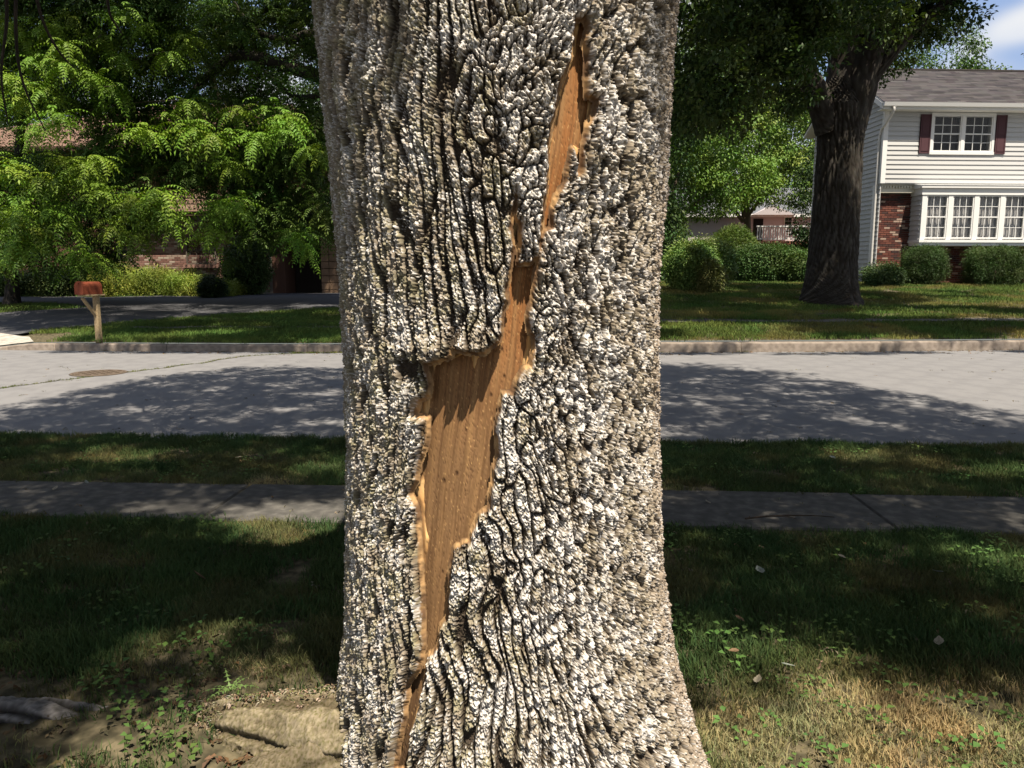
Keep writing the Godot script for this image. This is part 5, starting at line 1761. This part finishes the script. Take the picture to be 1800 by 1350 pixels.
	far_tree("backdrop_tree", "tall tree far behind the big trunk, just left of its edge", -2.2, 50.0, 0.35, [[Vector3(0, 8, 0), Vector3(4.5, 6, 3)], [Vector3(-3, 4.5, 1), Vector3(3, 3, 2)]], 900, Color(.06, .10, .03), 1.2, "")
	far_tree("backdrop_tree", "tall tree far behind the big trunk, just right of its edge", 3.6, 47.0, 0.35, [[Vector3(0, 8, 0), Vector3(4.2, 6, 3)], [Vector3(2, 4.0, 1), Vector3(3, 3, 2)]], 900, Color(.06, .105, .03), 1.2, "")
	# ---- shrubs
	shrub("round_shrub", "dark clipped shrub at the brick corner of the white house", "", M.needle, on_land(13.75, 26.0), Vector3(0.60, 0.60, 0.5), 800, Color(.045, .080, .022), 0.85, 0.65)
	shrub("box_hedge", "square clipped hedge under the middle of the bay window", "", M.needle, on_land(16.05, 26.0), Vector3(0.76, 0.58, 0.5), 1000, Color(.050, .088, .024), 0.85, 0.92)
	shrub("box_hedge", "clipped hedge at the right edge under the bay window", "", M.needle, on_land(18.1, 26.0), Vector3(0.72, 0.58, 0.5), 900, Color(.050, .088, .024), 0.85, 0.92)
	shrub("low_shrub", "low ragged shrub between the oak trunk and the brick corner", "", M.small, on_land(12.0, 25.2), Vector3(0.55, 0.30, 0.4), 320, Color(.055, .09, .03), 0.9)
	shrub("feathery_shrub", "tall pale feathery shrub right beside the foreground trunk", "", M.small, on_land(5.3, 23.2), Vector3(0.72, 0.66, 0.6), 1000, Color(.135, .20, .05), 0.9)
	shrub("feathery_shrub", "loose pale bush between the foreground trunk and the clipped hedge", "", M.small, on_land(6.25, 24.6), Vector3(0.75, 0.72, 0.6), 900, Color(.15, .21, .065), 0.9)
	shrub("grassy_shrub", "yellowing grassy clump at the foot of the feathery bush", "", M.needle, on_land(5.75, 22.6), Vector3(0.26, 0.40, 0.25), 260, Color(.17, .17, .055), 1.3)
	shrub("clipped_hedge", "long dark hedge with bright top left of the oak", "", M.small, on_land(9.1, 28.0), Vector3(1.10, 0.58, 0.7), 1500, Color(.060, .105, .028), 0.95, 0.7)
	shrub("hedge_shrub", "loose leafy shrub at the right end of the hedge by the oak", "", M.small, on_land(10.1, 27.2), Vector3(0.5, 0.5, 0.4), 500, Color(.075, .12, .035), 0.95)
	shrub("mound_shrub", "tall round yellow-green shrub in front of the white deck", "", M.needle, on_land(9.6, 34.0), Vector3(1.0, 1.12, 0.9), 1500, Color(.105, .155, .032), 1.35)
	shrub("dark_shrub", "small dark ball shrub before the yellow-green flower bed", "", M.small, on_land(-10.0, 25.9), Vector3(0.36, 0.30, 0.36), 420, Color(.035, .06, .018), 0.8)
	shrub("leafy_shrub", "leafy shrub right of the brick house window", "", M.small, on_land(-9.6, 28.2), Vector3(0.75, 0.95, 0.6), 900, Color(.065, .105, .03), 1.1)
	for i in 5:
		var x: float = [-17.6, -16.4, -15.6, -14.9, -18.6][i]
		shrub("bank_shrub", ["low leafy shrub at the far left edge past the driveway", "low leafy shrub just left of the walnut trunk", "low leafy shrub behind the walnut trunk", "low leafy shrub between walnut trunk and mailbox", "low leafy shrub cut by the left edge of the photo"][i], "low shrubs along the driveway", M.small, on_land(x, 26.8 + 0.3 * (i % 2)), Vector3(0.75, 0.42, 0.5), 480, Color(.075, .115, .035), 1.0)
	# the sunny bed of tall weeds before the brick wing
	var bed := base("flower_bed", on_land(-12.0, 27.2), "sunlit yellow-green bed of tall flowering weeds before the brick wall", "flower bed")
	w = []
	t = []
	for i in 2200:
		var x := rr(-14.6, -9.6)
		var d := rr(26.35, 28.4)
		var hh := 0.45 + 1.0 * smoothstep(-9.6, -13.0, x) * (0.7 + 0.6 * dry_n.get_noise_2d(x * 1.5, 3.0))
		var p := on_land(x, d, rng.randf() * hh * 0.9)
		w.append(turned(p - bed.position, rr(0.8, 1.3) * 1.1, 0.5))
		t.append(tint(Color(.235, .275, .048), p, 0.2))
	scatter(bed, "foliage", M.needle, M.leaf, w, t)
	for i in 30:
		var x := rr(-14.2, -10.4)
		var hh := rr(0.5, 1.1)
		put(tube([on_land(x, 27.2) - bed.position, on_land(x + rr(-.1, .1), 27.2, hh) - bed.position], [0.012, 0.006], 4, 0.0, Color(.12, .14, .03), Color(.16, .17, .05), i), "stem", M.bark, bed)

func small_things() -> void:
	# broad-leaved weeds in the near lawn
	var V := PackedVector3Array()
	var C := PackedColorArray()
	var I := PackedInt32Array()
	for k in 6:
		var a := TAU * k / 6.0 + rr(-.3, .3)
		var r := rr(0.012, 0.035)
		var p := Vector3(cos(a) * r, rr(0.02, 0.05), sin(a) * r)
		leaf_tris(V, C, I, p, Vector3(cos(a), rr(-0.1, 0.5), sin(a)).normalized(), Vector3.UP, rr(0.018, 0.030), rr(0.016, 0.026), jitter_col(Color(1, 1, 1), 0.2), 0.1)
	var rosette := indexed(V, C, I)
	var w := []
	var t := []
	for i in 1700:
		var d := 2.0 + 4.9 * rng.randf()
		var x := rr(-0.72, 0.72) * d
		if d > walk_near(x) and d < walk_far(x):
			continue
		if d > road_d(x) - 0.05 or Vector2(x - TRUNK_X, d + TRUNK_Z).length() < 0.54:
			continue
		var n := dry_n.get_noise_2d(x * 2.2 + 55.0, d * 2.2)
		if n < 0.06 and not (x > 0.7 and x < 1.5 and d < 3.2 and rng.randf() < 0.6):
			continue
		w.append(turned(Vector3(x, land(x, d), -d), rr(0.6, 1.25), 0.3))
		t.append(tint(Color(.065, .115, .03), Vector3(x, 0, d), 0.25))
	tag(scatter(self, "clover_patch", rosette, M.grass, w, t), "small broad-leaved clover and weeds among the near grass", "weeds")
	# fallen leaves, each its own
	var spots := [[1.24, 3.69, 0.085, 0, "pale grey-green curled leaf right of the trunk below the sidewalk"], [1.72, 3.85, 0.05, 1, "small pale leaf on the grass right of the larger curled one"], [2.12, 3.67, 0.06, 0, "bent pale leaf on the lawn near the right edge"], [1.71, 2.91, 0.075, 1, "flat pale papery leaf above the sunny dry grass"], [1.05, 2.75, 0.055, 0, "greyish leaf beside the clover at the lower right"], [0.90, 2.64, 0.06, 1, "leaf lying between clover and trunk at the lower right"], [-1.54, 3.62, 0.10, 2, "tall brown dry leaf standing up on the left lawn"], [0.98, 3.14, 0.06, 2, "brown leaf on the shaded lawn just right of the trunk"], [-3.21, 5.26, 0.06, 1, "pale leaf on the sidewalk near the left edge"], [-3.08, 5.42, 0.055, 0, "pale leaf lying where sidewalk meets verge at the left"], [1.29, 4.92, 0.06, 1, "pale leaf on the sidewalk right of the trunk"], [0.87, 2.85, 0.05, 2, "brown leaf by the trunk's right foot in shade"], [-0.78, 4.72, 0.05, 1, "pale leaf on the sunny bit of sidewalk left of the trunk"], [-0.62, 2.62, 0.065, 2, "brown curled leaf behind the mossy root"], [-1.2, 2.95, 0.06, 2, "brown leaf among the litter left of the mossy root"], [2.6, 6.1, 0.07, 0, "pale leaf in the verge grass at the right"], [-2.2, 6.05, 0.06, 1, "pale leaf in the verge grass at the left"]]
	for e in spots:
		V = PackedVector3Array()
		C = PackedColorArray()
		I = PackedInt32Array()
		var len_: float = e[2] * 0.95
		var kind: int = e[3]
		var cc: Color = [Color(.20, .22, .19), Color(.26, .23, .175), Color(.15, .10, .06)][kind]
		var curl := rr(0.4, 1.1)
		for i in 9:
			var u := i / 8.0
			var half := len_ * 0.25 * sin(PI * pow(u, 0.75)) * (1.0 + 0.12 * sin(u * 26.0 + len_ * 400.0)) + 0.001
			for j in 5:
				var v := (j - 2) / 2.0
				V.append(Vector3(half * v, 0.4 * half * absf(v) * curl + len_ * 0.35 * curl * pow(u - 0.5, 2.0), (u - 0.5) * len_))
				C.append(cc * (1.0 - 0.25 * (1.0 if j == 2 else 0.0)) * rr(0.9, 1.1))
		for i in 8:
			for j in 4:
				var a := i * 5 + j
				I.append_array(PackedInt32Array([a, a + 1, a + 5, a + 5, a + 1, a + 6]))
		var on_walk: bool = e[1] > walk_near(e[0]) and e[1] < walk_far(e[0])
		var o := put(indexed(V, C, I), "fallen_leaf", M.litter, self, Vector3(e[0], land(e[0], e[1]) + (0.024 if on_walk else 0.045), -e[1]))
		o.rotation = Vector3(rr(-.3, .3) if kind != 2 else rr(-0.9, 0.2), rr(0, TAU), rr(-.3, .3))
		tag(o, e[4], "leaf", "fallen leaves on the near lawn and sidewalk")
	# the twig on the sidewalk
	var tw := base("fallen_twig", Vector3(1.55, 0.035, -4.55), "thin dark fallen twig along the sidewalk's near edge at the right", "twig")
	put(tube([Vector3(-0.13, 0, 0.02), Vector3(0.05, 0.012, 0.0), Vector3(0.28, 0.01, -0.01), Vector3(0.42, 0.004, 0.0)], [0.006, 0.0055, 0.004, 0.002], 7, 0.2, Color(.03, .024, .018), Color(.08, .06, .045), 5), "stem", M.bark, tw)
	put(tube([Vector3(0.0, 0.01, 0.0), Vector3(0.1, 0.02, 0.035), Vector3(0.17, 0.01, 0.05)], [0.006, 0.004, 0.002], 6, 0.2, Color(.05, .04, .03), Color(.12, .09, .07), 6), "side_shoot", M.bark, tw)
	# the weed on the root
	var weed := base("sprouting_weed", Vector3(-0.99, 0.055, -2.53), "small toothed-leaf weed sprouting on top of the mossy root", "weed")
	for k in 9:
		V = PackedVector3Array()
		C = PackedColorArray()
		I = PackedInt32Array()
		var a := TAU * k / 9.0
		compound_leaf(V, C, I, Vector3.ZERO, Vector3(cos(a), rr(0.5, 1.3), sin(a)).normalized(), rr(0.06, 0.10), 4, 0.2)
		for q in C.size():
			C[q] = C[q] * Color(.12, .19, .055)
		put(indexed(V, C, I), "leaf", M.leaf, weed)
	# the box by the oak
	var ub := base("utility_box", on_land(10.75, 28.0), "grey metal utility box half hidden by the oak trunk", "utility box")
	bx(ub, "body", Vector3(-0.30, -0.05, -0.4), Vector3(0.45, 0.78, 0.3), M.utility, 0.02)
	bx(ub, "lid", Vector3(-0.33, 0.781, -0.43), Vector3(0.48, 0.83, 0.33), M.utility, 0.01)
	for i in 7:
		bx(ub, "louvre", Vector3(-0.24, 0.08 + i * 0.09, 0.301), Vector3(0.39, 0.11 + i * 0.09, 0.318), M.utility)
